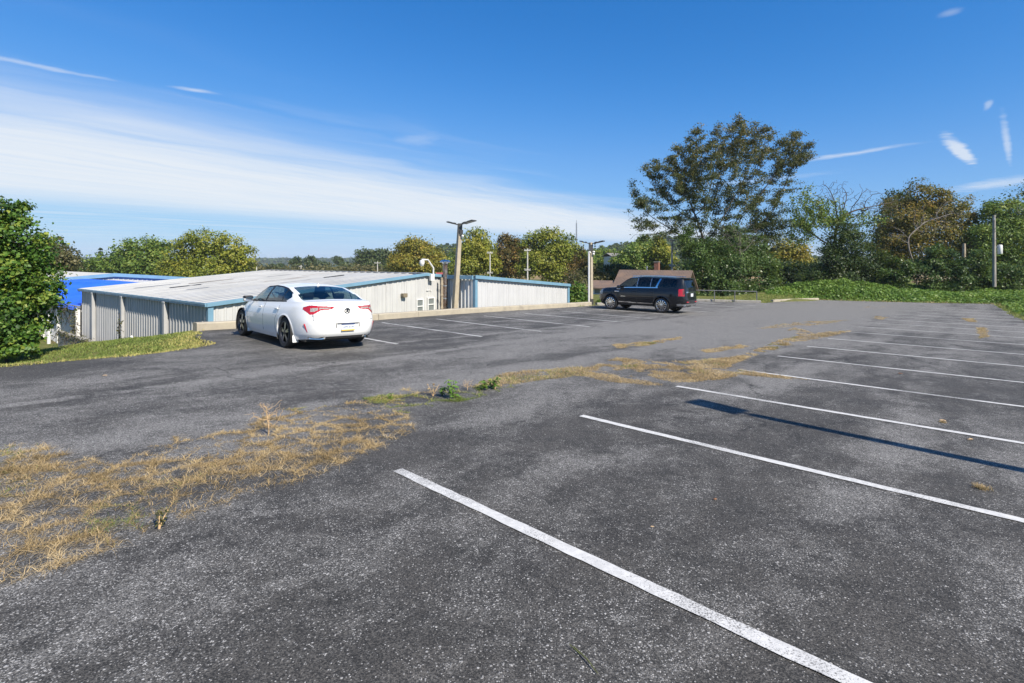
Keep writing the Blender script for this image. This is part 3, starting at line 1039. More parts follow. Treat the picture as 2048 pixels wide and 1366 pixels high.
dc = empty('dome_camera', B2W(11.05, -0.22, 0.75), BR, 'white dome security camera on a bent arm at the roof edge', 'camera')
MB().box((0, 0.0, 0.12), (0.26, 0.14, 0.36)).build('mount_box', MT['white'], dc, bevel=0.01)
MB().tube([(0.06, -0.04, 0.25), (0.06, -0.05, 0.62), (-0.35, -0.06, 1.06), (-0.78, -0.07, 1.08)], 0.045, 8).build('arm', MT['white'], dc, smooth=True)
MB().lathe([(0.0, 0.06), (0.11, 0.05), (0.13, -0.02), (0.13, -0.12), (0.12, -0.16)], (-0.78, -0.07, 1.0), n=14).build('housing', MT['white'], dc, smooth=True)
MB().lathe([(0.11, -0.16), (0.10, -0.22), (0.06, -0.27), (0.0, -0.29)], (-0.78, -0.07, 1.0), n=14).build('dome', MT['white'], dc, smooth=True)

# flue and rusty pipes in the recess
fl = empty('flue_pipe', B2W(11.82, -0.35, -2.0), BR, 'tall metal flue with a round cap in the wall recess', 'chimney')
MB().tube([(0.1, 0, 0), (0.1, 0, 3.62)], 0.135, 14).build('pipe', MT['flue'], fl, smooth=True)
MB().lathe([(0.0, 0.16), (0.2, 0.13), (0.31, 0.06), (0.31, 0.02), (0.16, 0.0), (0.14, -0.06)], (0.1, 0, 3.66), n=18).build('cap', MT['chrome'], fl, smooth=True)
for h in (0.9, 1.7, 2.4):
    MB().lathe([(0.14, -0.04), (0.16, -0.04), (0.16, 0.04), (0.14, 0.04)], (0.1, 0, h), n=14).build('clamp_band', MT['steel'], fl, smooth=True)
rp = empty('drain_pipe', B2W(11.72, -0.4, -2.0), BR, 'rusty jointed pipe left of the metal flue', 'pipe')
MB().tube([(-0.12, 0, 0), (-0.12, 0, 2.85)], 0.065, 10).build('pipe', MT['rust_pipe'], rp, smooth=True)
for h in (0.5, 1.2, 1.9, 2.5):
    MB().lathe([(0.06, -0.05), (0.085, -0.05), (0.085, 0.05), (0.06, 0.05)], (-0.12, 0, h), n=10).build('coupling', MT['rust_pipe'], rp, smooth=True)

# ------------------------------------------------------------------ annex under the blue tarp, and the building behind it
annex = empty('tarp_roofed_annex', B2W(0, DEPTH + 0.2, 0), BR, 'low white annex with vines on its wall, under a blue tarp roof', 'building')
panels(annex, 'y', 0.05, 15.0, 0.0, -4.6, lambda t: -0.85, MT['wall_white'], -1)
panels(annex, 'x', 0.0, 9.0, 15.0, -4.6, lambda s: -0.85 + 0.09 * s, MT['wall_white'], 1, w=1.8)
MB().box((4.5, 7.5, -1.1), (9.0, 15.0, 0.1)).build('roof_deck', MT['roof'], annex)
MB().box((-0.1, 7.5, -0.86), (0.14, 15.2, 0.14)).build('eave_gutter', MT['steel'], annex)
for t in (0.1, 4.2, 8.4, 12.6):
    MB().box((-0.13, t, -2.7), (0.2, 0.26, 3.6)).build('wall_post', MT['white'], annex, bevel=0.01)
# draped tarp
ns, nt_ = 40, 60
S_, T_ = np.meshgrid(np.linspace(-0.35, 8.6, ns), np.linspace(0.05, 10.3, nt_))
prof = np.interp(S_, [-0.35, 0, 1.0, 2.6, 6.4, 8.6], [-0.98, 0.20, 0.40, 0.45, 0.04, -0.15])
low = np.interp(S_, [-0.35, 0, 8.6], [-0.98, -0.70, 0.02])
bl = sstep(1.5, 10.3, T_)
Zt = low * (1 - bl) + prof * bl + 0.04 * (hash_noise(S_, T_, 0.9, 21) - 0.5) + 0.02 * (hash_noise(S_, T_, 0.35, 22) - 0.5) - 0.02 * np.sin(T_ * 2.1) * sstep(0.8, -0.2, S_)
vt = np.stack([S_, T_, Zt], -1).reshape(-1, 3)
it = np.arange(ns * nt_).reshape(nt_, ns)
qt = np.stack([it[:-1, :-1], it[:-1, 1:], it[1:, 1:], it[1:, :-1]], -1).reshape(-1, 4)
tarp = np_mesh('blue_tarp', vt, qt, 4, MT['tarp'], smooth=True)
tarp.location = annex.location; tarp.rotation_euler = (0, 0, BR)
md = tarp.modifiers.new('thickness', 'SOLIDIFY'); md.thickness = 0.012
tag(tarp, 'bright blue tarp draped over the annex roof', 'tarp')

back = empty('rear_steel_building', B2W(-7.0, DEPTH + 10.7, 0), BR, 'white steel building with blue trim rising behind the blue tarp', 'building')
BS = 0.085; BRG = 11.3


def bz(s):
    return 0.76 - BS * abs(s - BRG)


panels(back, 'x', 0.0, 17.6, 0.0, -4.6, lambda s: bz(s) - 0.05, MT['wall_white'], -1)
for sgn, s0, s1 in ((0, -0.1, BRG), (1, BRG, 17.7)):
    for i in range(20):
        t0 = -0.1 + 0.9 * i
        MB().add([(s0, t0, bz(s0) + 0.02), (s0, t0 + 0.86, bz(s0) + 0.02), (s0, t0 + 0.89, bz(s0) + 0.05), (s0, t0 + 0.897, bz(s0) + 0.02),
                  (s1, t0, bz(s1) + 0.02), (s1, t0 + 0.86, bz(s1) + 0.02), (s1, t0 + 0.89, bz(s1) + 0.05), (s1, t0 + 0.897, bz(s1) + 0.02)],
                 [(0, 1, 5, 4), (1, 2, 6, 5), (2, 3, 7, 6)]).build('roof_sheet', MT['roof'], back)
for s0, s1 in ((-0.1, BRG), (BRG, 17.7)):
    vs = []
    for s in (s0, s1):
        z = bz(s) + 0.07
        vs += [(s, -0.2, z - 0.26), (s, -0.08, z - 0.26), (s, -0.08, z), (s, -0.2, z)]
    MB().add(vs, [(0, 1, 5, 4), (1, 2, 6, 5), (2, 3, 7, 6), (3, 0, 4, 7), (3, 2, 1, 0), (4, 5, 6, 7)]).build('rake_trim', MT['blue_trim'], back)
panels(back, 'y', 0.0, 17.8, 0.0, -4.6, lambda t: bz(0) - 0.05, MT['wall_white'], -1, w=1.8)
panels(back, 'y', 0.0, 17.8, 17.6, -4.6, lambda t: bz(17.6) - 0.05, MT['wall_white'], 1, w=1.8)

# low retaining wall with a rail against the long wall
rw = empty('low_wall', B2W(-0.9, 10.0, -2.9), BR, 'low concrete wall with a vine-grown top beside the long steel wall', 'wall')
MB().box((0, 3.2, 0.2), (0.22, 6.8, 1.0)).build('wall_body', MT['kerb_grey'], rw, bevel=0.015)
MB().box((0, 3.2, 0.73), (0.3, 6.9, 0.07)).build('coping', MT['kerb_grey'], rw, bevel=0.01)
pp = empty('white_pipe', B2W(-0.55, DEPTH + 4.6, -3.4), BR, 'white vent pipe standing at the annex wall', 'pipe')
MB().tube([(0, 0, -0.4), (0, 0, 1.75)], 0.09, 12).build('pipe', MT['white'], pp, smooth=True)
MB().lathe([(0.085, 0), (0.115, 0), (0.115, 0.12), (0.0, 0.14)], (0, 0, 1.75), n=12).build('cap', MT['white'], pp, smooth=True)
p2 = empty('bent_vent_pipe', B2W(-0.32, 7.2, -2.4), BR, 'short white bent vent pipe at the long grey wall', 'pipe')
MB().tube([(0, 0, 0), (0, 0, 0.62), (-0.05, -0.08, 0.75), (-0.06, -0.22, 0.78), (-0.06, -0.3, 0.7)], 0.05, 10).build('pipe', MT['white'], p2, smooth=True)
MB().box((-0.02, 0, 0.45), (0.14, 0.14, 0.1)).build('collar', MT['white'], p2)

# ------------------------------------------------------------------ vehicles
def smooth_interp(x, xs, ys, r=0.07):
    xs = np.asarray(xs, float); ys = np.asarray(ys, float)
    o = np.argsort(xs); xs, ys = xs[o], ys[o]
    acc = 0
    ks = np.linspace(-1, 1, 9)
    for k in ks: acc = acc + np.interp(np.asarray(x, float) + k * r, xs, ys)
    return acc / len(ks)


class Shell:
    """gathers quads by part name"""
    def __init__(self): self.parts = {}

    def put(self, name, quad):
        self.parts.setdefault(name, []).append(quad)

    def build(self, name, m, parent, lift=0.0):
        q = self.parts.get(name)
        if not q: return None
        idx = {}; vs = []; fs = []
        for face in q:
            f = []
            for p in face:
                k = (round(p[0], 4), round(p[1], 4), round(p[2], 4))
                if k not in idx: idx[k] = len(vs); vs.append(k)
                if idx[k] not in f: f.append(idx[k])
            if len(f) >= 3: fs.append(tuple(f))
        nm = name.split(':')[0]
        me = bpy.data.meshes.new(nm); me.from_pydata(vs, [], fs); me.validate()
        bm = bmesh.new(); bm.from_mesh(me)
        if lift:
            bm.normal_update()
            for v in bm.verts: v.co += v.normal * lift
        bm.to_mesh(me); bm.free()
        me.polygons.foreach_set('use_smooth', [True] * len(me.polygons))
        return link(nm, me, m, parent)


def make_shell(sp):
    """body skin from horizontal outlines (sides, nose, tail) and lengthwise sections (bonnet, cabin, boot)"""
    sh = Shell()
    V = np.linspace(0, 1, sp['nv'])
    NP_ = sp['np']

    def side_y(x, v):
        xr = smooth_interp(v, sp['v'], sp['xr'], 0.07); xf = smooth_interp(v, sp['v'], sp['xf'], 0.07); W = smooth_interp(v, sp['v'], sp['w'], 0.07)
        xm = (xr + xf) / 2
        t = np.where(x < xm, (xm - x) / (xm - xr), (x - xm) / (xf - xm)); t = np.clip(t, 0, 1)
        n = np.where(x < xm, sp['nr'], sp['nf'])
        return W * (1 - t ** n) ** (1 / n)
    rings = []
    for v in V:
        xr = smooth_interp(v, sp['v'], sp['xr'], 0.07); xf = smooth_interp(v, sp['v'], sp['xf'], 0.07); W = smooth_interp(v, sp['v'], sp['w'], 0.07); xm = (xr + xf) / 2
        ph = np.linspace(0, math.pi / 2, 900)
        # tail half: from rear centre to widest point; nose half onwards (left side)
        tx = xm - (xm - xr) * np.cos(ph) ** (2 / sp['nr']); ty = W * np.sin(ph) ** (2 / sp['nr'])
        nx_ = xm + (xf - xm) * np.cos(ph[::-1]) ** (2 / sp['nf']); ny_ = W * np.sin(ph[::-1]) ** (2 / sp['nf'])
        X = np.concatenate([tx, nx_[1:]]); Y = np.concatenate([ty, ny_[1:]])
        d = np.concatenate([[0], np.cumsum(np.hypot(np.diff(X), np.diff(Y)))])
        s = np.linspace(0, d[-1], NP_)
        X = np.interp(s, d, X); Y = np.interp(s, d, Y)
        zb = smooth_interp(X, *sp['zb']); z0 = smooth_interp(X, *sp['zbot'])
        rings.append(np.stack([X, Y, z0 + (zb - z0) * v], -1))
    G = np.stack(rings)
    for j in range(len(V) - 1):
        for i in range(NP_ - 1):
            a, b, c, d = G[j, i], G[j, i + 1], G[j + 1, i + 1], G[j + 1, i]
            m = (a + b + c + d) / 4
            for s in (1, -1):
                nm = sp['cat'](m[0], m[1], m[2], s)
                if nm is None: continue
                q = [(p[0], p[1] * s, p[2]) for p in (a, b, c, d)]
                sh.put(nm, q if s > 0 else q[::-1])
    # upper skin
    xr1, xf1 = float(smooth_interp(1.0, sp['v'], sp['xr'], 0.07)), float(smooth_interp(1.0, sp['v'], sp['xf'], 0.07))
    xs = np.concatenate([xr1 + 0.10 * np.linspace(0, 1, 12) ** 2, np.arange(xr1 + 0.115, xf1 - 0.115, sp['dx']), xf1 - 0.10 * np.linspace(1, 0, 12) ** 2])
    yb = side_y(xs, 1.0); zb = smooth_interp(xs, *sp['zb'])
    zc = np.maximum(smooth_interp(xs, *sp['zc'], r=sp.get('zr_', 0.06)), zb + 0.002)
    h = zc - zb
    crown = sp['crown']
    zr = zb + np.maximum(h - crown, h * 0.5)
    yr = np.maximum(yb - np.minimum(sp['inset'], yb * 0.5) - sp['tumble'] * (zr - zb), 0)
    NS, NR = 12, 14
    rows = []
    for k in range(NS + 1):
        f = k / NS
        bul = 0.035 * math.sin(math.pi * f)
        rows.append(np.stack([xs, yb + (yr - yb) * f + bul * np.clip((zr - zb) / 0.4, 0, 1), zb + (zr - zb) * f], -1))
    for k in range(1, NR + 1):
        u = k / NR
        rows.append(np.stack([xs, yr * (1 - u), zr + (zc - zr) * (1 - (1 - u) ** 2.3)], -1))
    for k in range(len(rows) - 1):
        f = (k + 0.5) / NS if k < NS else None
        u = None if k < NS else (k - NS + 0.5) / NR
        for i in range(len(xs) - 1):
            a, b, c, d = rows[k][i], rows[k][i + 1], rows[k + 1][i + 1], rows[k + 1][i]
            m = (a + b + c + d) / 4
            for s in (1, -1):
                nm = sp['cat_up'](m[0], m[1], m[2], f, u, zr[i] - zb[i], s)
                q = [(p[0], p[1] * s, p[2]) for p in (a, b, c, d)]
                sh.put(nm, q if s > 0 else q[::-1])
    return sh, side_y


def make_wheel(parent, x, y, Rr, width, style, m_rim, m_face, side):
    """wheel root is a part of the car; tyre, rim and disc below it"""
    w = empty('wheel', (x, y, Rr)); w.parent = parent
    o = side
    rim = Rr * (0.715 if style == 'five' else 0.70)
    hw = width / 2
    tp = [(rim, -hw * 0.9), (rim + 0.03, -hw), (Rr - 0.03, -hw), (Rr - 0.006, -hw * 0.8), (Rr, -hw * 0.5), (Rr, hw * 0.5), (Rr - 0.006, hw * 0.8), (Rr - 0.03, hw), (rim + 0.03, hw), (rim, hw * 0.9)]
    MB().lathe(tp, axis='Y', n=44).build('tyre', MT['rubber'], w, smooth=True)
    lip = MB().lathe([(rim + 0.004, o * hw * 0.92), (rim - 0.012, o * hw * 0.95), (rim - 0.03, o * hw * 0.75), (rim - 0.035, -o * hw * 0.8)], axis='Y', n=44)
    lip.build('rim', m_rim, w, smooth=True)
    MB().lathe([(0.0, o * hw * 0.05), (rim * 0.72, o * hw * 0.05), (rim * 0.72, 0)], axis='Y', n=28).build('brake_disc', MT['brake'], w)
    MB().lathe([(0.0, -o * hw * 0.3), (rim - 0.02, -o * hw * 0.3)], axis='Y', n=28).build('hub_well', MT['dark'], w)
    yf = o * hw * 0.82
    ns = 5 if style == 'five' else 12
    for k in range(ns):
        t = 2 * math.pi * k / ns + 0.3
        sp_ = MB(); fc = MB()
        ws = ((-0.11, 0.11),) if style == 'five' else ((0, 0),)
        for d0, d1 in (((-0.16, -0.25), (0.16, 0.25)) if style == 'five' else ((0.0, 0.0),)):
            th0 = 0.030 if style == 'five' else 0.013; th1 = 0.024 if style == 'five' else 0.024
            pts = []
            for (r, dd, th) in ((0.05, d0, th0), (rim - 0.01, d1 * 0.75, th1)):
                a = t + dd * (0.6 if r > 0.06 else 0.9)
                cx_, cz_ = r * math.cos(a), r * math.sin(a)
                tx, tz = -math.sin(a) * th, math.cos(a) * th
                yy = yf - o * (0.0 if r < 0.06 else 0.008)
                for yo in (yy, yy - o * 0.05):
                    pts += [(cx_ + tx, yo, cz_ + tz), (cx_ - tx, yo, cz_ - tz)]
            sp_.add(pts, [(0, 1, 3, 2), (4, 6, 7, 5), (0, 4, 5, 1), (2, 3, 7, 6), (0, 2, 6, 4), (1, 5, 7, 3)])
            e = 0.003 * o
            k2 = 0.55 if style == 'five' else 0.75
            def mid(i, j): return [pts[i][q] * (0.5 + k2 / 2) + pts[j][q] * (0.5 - k2 / 2) for q in range(3)]
            q4 = [mid(0, 1), mid(1, 0), mid(5, 4), mid(4, 5)]
            fc.add([(p[0], p[1] + e, p[2]) for p in q4], [(0, 1, 2, 3)])
        s_o = sp_.build('spoke', m_rim, w)
        if m_face is not m_rim and k % 1 == 0:
            fc.build('spoke_face', m_face, w)
    MB().lathe([(0.0, yf + o * 0.012), (0.055, yf + o * 0.008), (0.065, yf - o * 0.03)], axis='Y', n=18).build('hub_cap', m_rim, w, smooth=True)
    return w


def arch_parts(car, xw, zw, Ra, y_in, side_fn, m_lip, m_liner, sgn, sp):
    """flared lip round the wheel opening, and the dark liner behind it"""
    lip = []; n = 34
    base = smooth_interp(np.array([xw]), *sp['zbot'])[0]
    a0 = math.asin(max(-1, min(1, (base - zw) / Ra)))
    ang = np.linspace(a0, math.pi - a0, n)
    zb_ = lambda x: smooth_interp(np.array([x]), *sp['zb'])[0]
    z0_ = lambda x: smooth_interp(np.array([x]), *sp['zbot'])[0]
    mb = MB(); pts = []
    for a in ang:
        x = xw + Ra * math.cos(a); z = zw + Ra * math.sin(a)
        v = float(np.clip((z - z0_(x)) / (zb_(x) - z0_(x)), 0, 1))
        y = float(side_fn(np.array([x]), v)[0])
        x2 = xw + (Ra + 0.035) * math.cos(a); z2 = zw + (Ra + 0.035) * math.sin(a)
        v2 = float(np.clip((z2 - z0_(x2)) / (zb_(x2) - z0_(x2)), 0, 1)); y2 = float(side_fn(np.array([x2]), v2)[0])
        x3 = xw + (Ra - 0.012) * math.cos(a); z3 = zw + (Ra - 0.012) * math.sin(a)
        pts += [(x2, sgn * (y2 + 0.002), z2), (x, sgn * (y + 0.012), z), (x3, sgn * (y + 0.002), z3), (x3, sgn * (y - 0.05), z3)]
    fs = [(4 * i + j, 4 * i + j + 1, 4 * i + j + 5, 4 * i + j + 4) for i in range(n - 1) for j in range(3)]
    mb.add(pts, fs); mb.build('wheel_arch', m_lip, car, smooth=True)
    ml = MB(); pts = []
    for a in np.linspace(a0 - 0.1, math.pi - a0 + 0.1, n):
        for yy in (y_in, y_in + 0.42):
            pts.append((xw + Ra * 1.0 * math.cos(a), sgn * yy, zw + Ra * 1.0 * math.sin(a)))
    k = len(pts)
    fs = [(2 * i, 2 * i + 1, 2 * i + 3, 2 * i + 2) for i in range(n - 1)]
    pts.append((xw, sgn * y_in, zw)); fs += [(2 * i, 2 * i + 2, k) for i in range(n - 1)]
    ml.add(pts, fs); ml.build('wheel_liner', m_liner, car)


def letters(txt, size, m, parent, loc, rot, name='lettering', extrude=0.002):
    cu = bpy.data.curves.new(name, 'FONT'); cu.body = txt; cu.size = size; cu.align_x = 'CENTER'; cu.align_y = 'CENTER'; cu.extrude = extrude
    o = bpy.data.objects.new(name, cu); COL.objects.link(o)
    me = bpy.data.meshes.new_from_object(o.evaluated_get(bpy.context.evaluated_depsgraph_get()))
    bpy.data.objects.remove(o); bpy.data.curves.remove(cu)
    o = link(name, me, m, parent); o.location = loc; o.rotation_euler = rot
    return o


def place_car(root, x, y, heading, scale):
    e = 1.2
    n = Vector((-(zlot_xy(x + e, y) - zlot_xy(x - e, y)) / (2 * e), -(zlot_xy(x, y + e) - zlot_xy(x, y - e)) / (2 * e), 1)).normalized()
    f = Vector((math.cos(heading), math.sin(heading), 0)); f = (f - n * f.dot(n)).normalized()
    l = n.cross(f)
    M = Matrix((f, l, n)).transposed().to_4x4()
    root.matrix_world = Matrix.Translation((x, y, zlot_xy(x, y) + 0.004)) @ M @ Matrix.Scale(scale, 4)


def rounded_box(c, s, r, name, m, parent, rot=None):
    o = MB().box((0, 0, 0), s).build(name, m, parent)
    o.location = c
    if rot: o.rotation_euler = rot
    b = o.modifiers.new('bevel', 'BEVEL'); b.width = r; b.segments = 3
    o.data.polygons.foreach_set('use_smooth', [True] * len(o.data.polygons))
    return o


def make_sedan():
    car = empty('white_sedan', (0, 0, 0), 0, 'white four-door sedan parked nose-in by the low building, seen from its rear left', 'car')
    XF, XR = 1.435, -1.435; RW = 0.345; RA = 0.392
    ZL = 0.345

    def lamp_zone(x, y, z):
        if x > -2.12: return None
        c = abs(y) + max(0.0, (x + 2.47)) * 1.0
        if not 0.26 < c < 1.24: return None
        zh = np.interp(c, [0.26, 0.75, 0.95, 1.24], [0.965, 0.985, 0.985, 0.925])
        zl = np.interp(c, [0.26, 0.34, 0.58, 0.76, 0.88, 1.0, 1.24], [0.96, 0.905, 0.885, 0.80, 0.785, 0.835, 0.92])
        if not zl < z < zh: return None
        ci = (zh - z) / (zh - zl)
        if 0.36 < c < 0.62 and 0.3 < ci < 0.7: return 'taillight_lens'
        if 0.66 < c < 0.90 and 0.28 < ci < 0.68: return 'taillight_lens'
        return 'taillight_red'

    def cat(x, y, z, s):
        ya = abs(y)
        if ya > 0.55:
            for xw in (XF, XR):
                if (x - xw) ** 2 + (z - ZL) ** 2 < RA * RA: return None
        lz = lamp_zone(x, y, z)
        if lz: return lz + (':L' if s > 0 else ':R')
        if x < -2.0:
            if abs(z - 0.665) < 0.008 and ya < 0.70: return 'seam:rear'
            if x < -2.3 and abs(ya - 0.70) < 0.006 and z > 0.66: return 'seam:lid%d' % s
            if z < 0.315: return 'valance' if ya < 0.44 else 'diffuser'
            if z < 0.66: return 'rear_bumper'
            return 'trunk_panel' if (ya < 0.70 and x < -2.3) else 'rear_fender' + (':L' if s > 0 else ':R')
        if z < 0.27: return 'sill:%s%d' % ('L' if s > 0 else 'R', (x > -1.435) + (x > 1.435))
        if ya > 0.6:
            if -1.08 < x < 1.02 and z > 0.30:
                if abs(x - 0.985) < 0.008 or abs(x + 0.155) < 0.008: return 'seam:%d%d' % (s, x > 0.5)
                dr = x - (-1.08) - np.interp(z, [0.3, 0.62, 0.8, 1.05], [0.16, 0.16, 0.02, -0.03])
                if abs(dr) < 0.009: return 'seam:d%d' % s
                if x > -0.155: return 'front_door' + (':L' if s > 0 else ':R') if x < 0.985 else 'front_fender' + (':L' if s > 0 else ':R')
                if dr > 0: return 'rear_door' + (':L' if s > 0 else ':R')
                return 'rear_fender' + (':L' if s > 0 else ':R')
            if x > 1.95 and z > 0.55 and z < 0.70: return 'headlight' + (':L' if s > 0 else ':R')
            return ('front_fender' if x > 0 else 'rear_fender') + (':L' if s > 0 else ':R')
        return 'front_bumper'

    def cat_up(x, y, z, f, u, hh, s):
        t = ':L' if s > 0 else ':R'
        if f is not None:
            xl = -1.53 + (z - 1.13) * 1.35 if z > 1.13 else -1.53 + (1.13 - z) * 2.2
            if hh > 0.06 and xl < x < 0.86 and 0.10 < f < 0.93:
                if -0.23 < x + 0.25 * (z - 1.2) < -0.125: return 'pillar_trim' + t
                if -1.13 < x + 0.1 * (z - 1.2) < -1.085: return 'pillar_trim' + t
                if x < -1.1: return 'quarter_window' + t
                return ('front_window' if x > -0.17 else 'rear_door_window') + t
            if hh > 0.05 and xl - 0.05 < x < 0.9 and 0.03 < f <= 0.10: return 'window_trim' + t
            if hh > 0.2 and xl - 0.04 < x < 0.7 and f >= 0.93: return 'window_trim' + t
            return 'body_upper'
        if 0.22 < x < 1.06 and u > 0.10: return 'windshield'
        if -1.93 < x < -1.08 and u > 0.09 + 0.05 * (x + 1.9): return 'rear_window'
        if x < -1.96: return 'trunk_lid'
        if x > 1.1: return 'bonnet'
        return 'roof'
    sp = dict(nv=78, np=460, v=[0, .08, .25, .45, .62, .8, .92, 1], xr=[-2.44, -2.52, -2.56, -2.57, -2.53, -2.50, -2.50, -2.46],
              xf=[2.20, 2.30, 2.36, 2.37, 2.33, 2.22, 2.12, 2.02], w=[.86, .905, .935, .952, .955, .935, .905, .865], nr=4.6, nf=3.4,
              zb=([-2.6, -2.4, -1.8, -1.2, 0, 0.9, 1.5, 2.0, 2.4], [1.045, 1.05, 1.04, 1.015, 0.965, 0.94, 0.89, 0.80, 0.70]),
              zbot=([-2.6, -2.2, -1.9, -1.0, 1.0, 1.8, 2.4], [0.27, 0.25, 0.22, 0.185, 0.185, 0.19, 0.20]),
              zc=([-2.6, -2.44, -2.1, -1.93, -1.5, -1.05, -0.7, -0.3, 0.22, 0.6, 1.06, 1.3, 1.8, 2.1], [1.075, 1.085, 1.075, 1.09, 1.265, 1.385, 1.42, 1.432, 1.395, 1.235, 0.995, 0.965, 0.89, 0.76]),
              crown=0.055, inset=0.035, tumble=0.42, dx=0.016, cat=cat, cat_up=cat_up)
    sh, side = make_shell(sp)
    mm = dict(seam='seam', valance='cabin', diffuser='car_white', sill='car_white', headlight='lens', windshield='glass', rear_window='glass')
    for nm in list(sh.parts):
        b = nm.split(':')[0]
        if b == 'taillight_lens': continue
        key = {'taillight_red': 'red', 'pillar_trim': 'dark', 'window_trim': 'dark', 'front_window': 'glass', 'rear_door_window': 'glass', 'quarter_window': 'glass'}.get(b, mm.get(b, 'car_white'))
        if b == 'taillight_red':
            sh.parts['taillight:' + nm[-1]] = sh.parts.pop(nm)
            o = sh.build('taillight:' + nm[-1], MT['red'], car, 0.006)
            ln = 'taillight_lens:' + nm[-1]
            if ln in sh.parts:
                sh.parts['lens:' + nm[-1]] = sh.parts.pop(ln)
                sh.build('lens:' + nm[-1], MT['lens'], o, 0.006)
            continue
        sh.build(nm, MT[key], car)
    def rear_x(y, z):
        z0 = smooth_interp(np.array([-2.45]), *sp['zbot'])[0]; z1 = smooth_interp(np.array([-2.45]), *sp['zb'])[0]
        v = np.clip((z - z0) / (z1 - z0), 0, 1)
        xr = smooth_interp(v, sp['v'], sp['xr'], 0.07); xf = smooth_interp(v, sp['v'], sp['xf'], 0.07); W = smooth_interp(v, sp['v'], sp['w'], 0.07); xm = (xr + xf) / 2
        return float(xm - (xm - xr) * max(0.0, 1 - min(1, abs(y) / W) ** sp['nr']) ** (1 / sp['nr']))
    # underside, cabin and seats
    MB().box((-0.1, 0, 0.24), (4.1, 1.5, 0.1)).build('underbody', MT['dark'], car)
    MB().box((-0.45, 0, 0.84), (2.7, 1.5, 0.06)).build('cabin_floor', MT['cabin'], car)
    MB().box((-1.78, 0, 1.0), (0.5, 1.35, 0.03)).build('parcel_shelf', MT['cabin'], car)
    MB().box((0.92, 0, 0.93), (0.35, 1.4, 0.1)).build('dashboard', MT['cabin'], car)
    for yy in (0.38, -0.38):
        st = rounded_box((-0.22, yy, 0.98), (0.16, 0.5, 0.42), 0.06, 'front_seat', MT['seat_dark'], car, (0, R(-14), 0))
        hr = rounded_box((-0.02, 0, 0.28), (0.10, 0.27, 0.18), 0.04, 'headrest', MT['seat_dark'], st)
        rs = rounded_box((-1.28, yy, 0.96), (0.16, 0.62, 0.30), 0.06, 'rear_seat', MT['seat_tan'], car, (0, R(-20), 0))
        rounded_box((-0.02, 0, 0.2), (0.09, 0.26, 0.15), 0.04, 'headrest', MT['seat_dark'], rs)
    MB().tube([(0.62, 0.38, 1.0)] + [(0.62 + 0.06 * math.cos(a), 0.38 + 0.17 * math.sin(a), 1.0 + 0.17 * math.cos(a)) for a in np.linspace(0, 2 * math.pi, 16)][1:], 0.016, 6).build('steering_wheel', MT['seat_dark'], car)
    for xw in (XF, XR):
        for s in (1, -1):
            make_wheel(car, xw, s * 0.815, RW, 0.235, 'five', MT['alloy_dark'], MT['alloy'], s)
            arch_parts(car, xw, ZL, RA, 0.52, side, MT['car_white'], MT['dark'], s, sp)
            rounded_box((xw - RA - 0.0, s * 0.83, 0.25), (0.02, 0.13, 0.20), 0.01, 'mud_flap', MT['car_white'], car, (0, R(10), 0))
    for s in (1, -1):
        mi = rounded_box((0.70, s * 1.02, 1.005), (0.16, 0.22, 0.145), 0.05, 'mirror', MT['car_white'], car)
        rounded_box((0.0, 0, 0.035), (0.165, 0.225, 0.085), 0.04, 'cap', MT['dark'], mi)
        MB().box((0, -s * 0.12, -0.03), (0.08, 0.12, 0.03)).build('stalk', MT['dark'], mi)
        MB().box((-0.082, 0, 0), (0.004, 0.17, 0.10)).build('mirror_glass', MT['chrome'], mi)
        for xd in (0.02, -0.98):
            rounded_box((xd, s * (0.955 if xd > -0.5 else 0.945), 0.855), (0.20, 0.03, 0.03), 0.012, 'door_handle', MT['car_white'], car)
        # exhaust outlet with a rounded rectangle bezel
        ex = MB()
        def ring(k, x): return [(x, s * 0.60 + 0.135 * k * math.copysign(abs(math.cos(a)) ** 0.5, math.cos(a)), 0.305 + 0.045 * (k if k > 0.9 else k * 0.8) * math.copysign(abs(math.sin(a)) ** 0.5, math.sin(a))) for a in np.linspace(0, 2 * math.pi, 25)[:-1]]
        xe = rear_x(0.60, 0.30)
        def bend(r): return [(p[0] + (rear_x(p[1], 0.30) - xe), p[1], p[2]) for p in r]
        r0, r1, r2 = bend(ring(1.0, xe + 0.05)), bend(ring(1.0, xe - 0.018)), bend(ring(0.78, xe - 0.014))
        n = 24
        ex.add(r0 + r1 + r2, [(i, (i + 1) % n, n + (i + 1) % n, n + i) for i in range(n)] + [(n + i, n + (i + 1) % n, 2 * n + (i + 1) % n, 2 * n + i) for i in range(n)])
        eo = ex.build('exhaust_outlet', MT['chrome'], car, smooth=True)
        MB().add(bend(ring(0.78, xe - 0.010)), [tuple(range(n))]).build('mouth', MT['dark'], eo)
        rf = rounded_box((rear_x(0.79, 0.5) + 0.003, s * 0.79, 0.50), (0.02, 0.028, 0.20), 0.008, 'reflector', MT['red'], car, (s * R(-24), 0, s * R(-30)))
    # plate in its recess
    pl = MB().box((-2.577, -0.02, 0.515), (0.012, 0.31, 0.158)).build('licence_plate', MT['plate'], car)
    MB().box((-2.584, -0.02, 0.58), (0.004, 0.31, 0.03)).build('blue_band', MT['plate_blue'], pl)
    MB().box((-2.584, -0.02, 0.448), (0.004, 0.31, 0.026)).build('gold_band', MT['plate_gold'], pl)
    letters('LZM 0134', 0.062, MT['plate_blue'], pl, (-2.5845, -0.02, 0.513), (R(90), 0, R(-90)))
    fr = MB()
    fr.box((-2.576, -0.02, 0.602), (0.03, 0.5, 0.014)); fr.box((-2.57, 0.25, 0.56), (0.02, 0.012, 0.1)); fr.box((-2.57, -0.29, 0.56), (0.02, 0.012, 0.1))
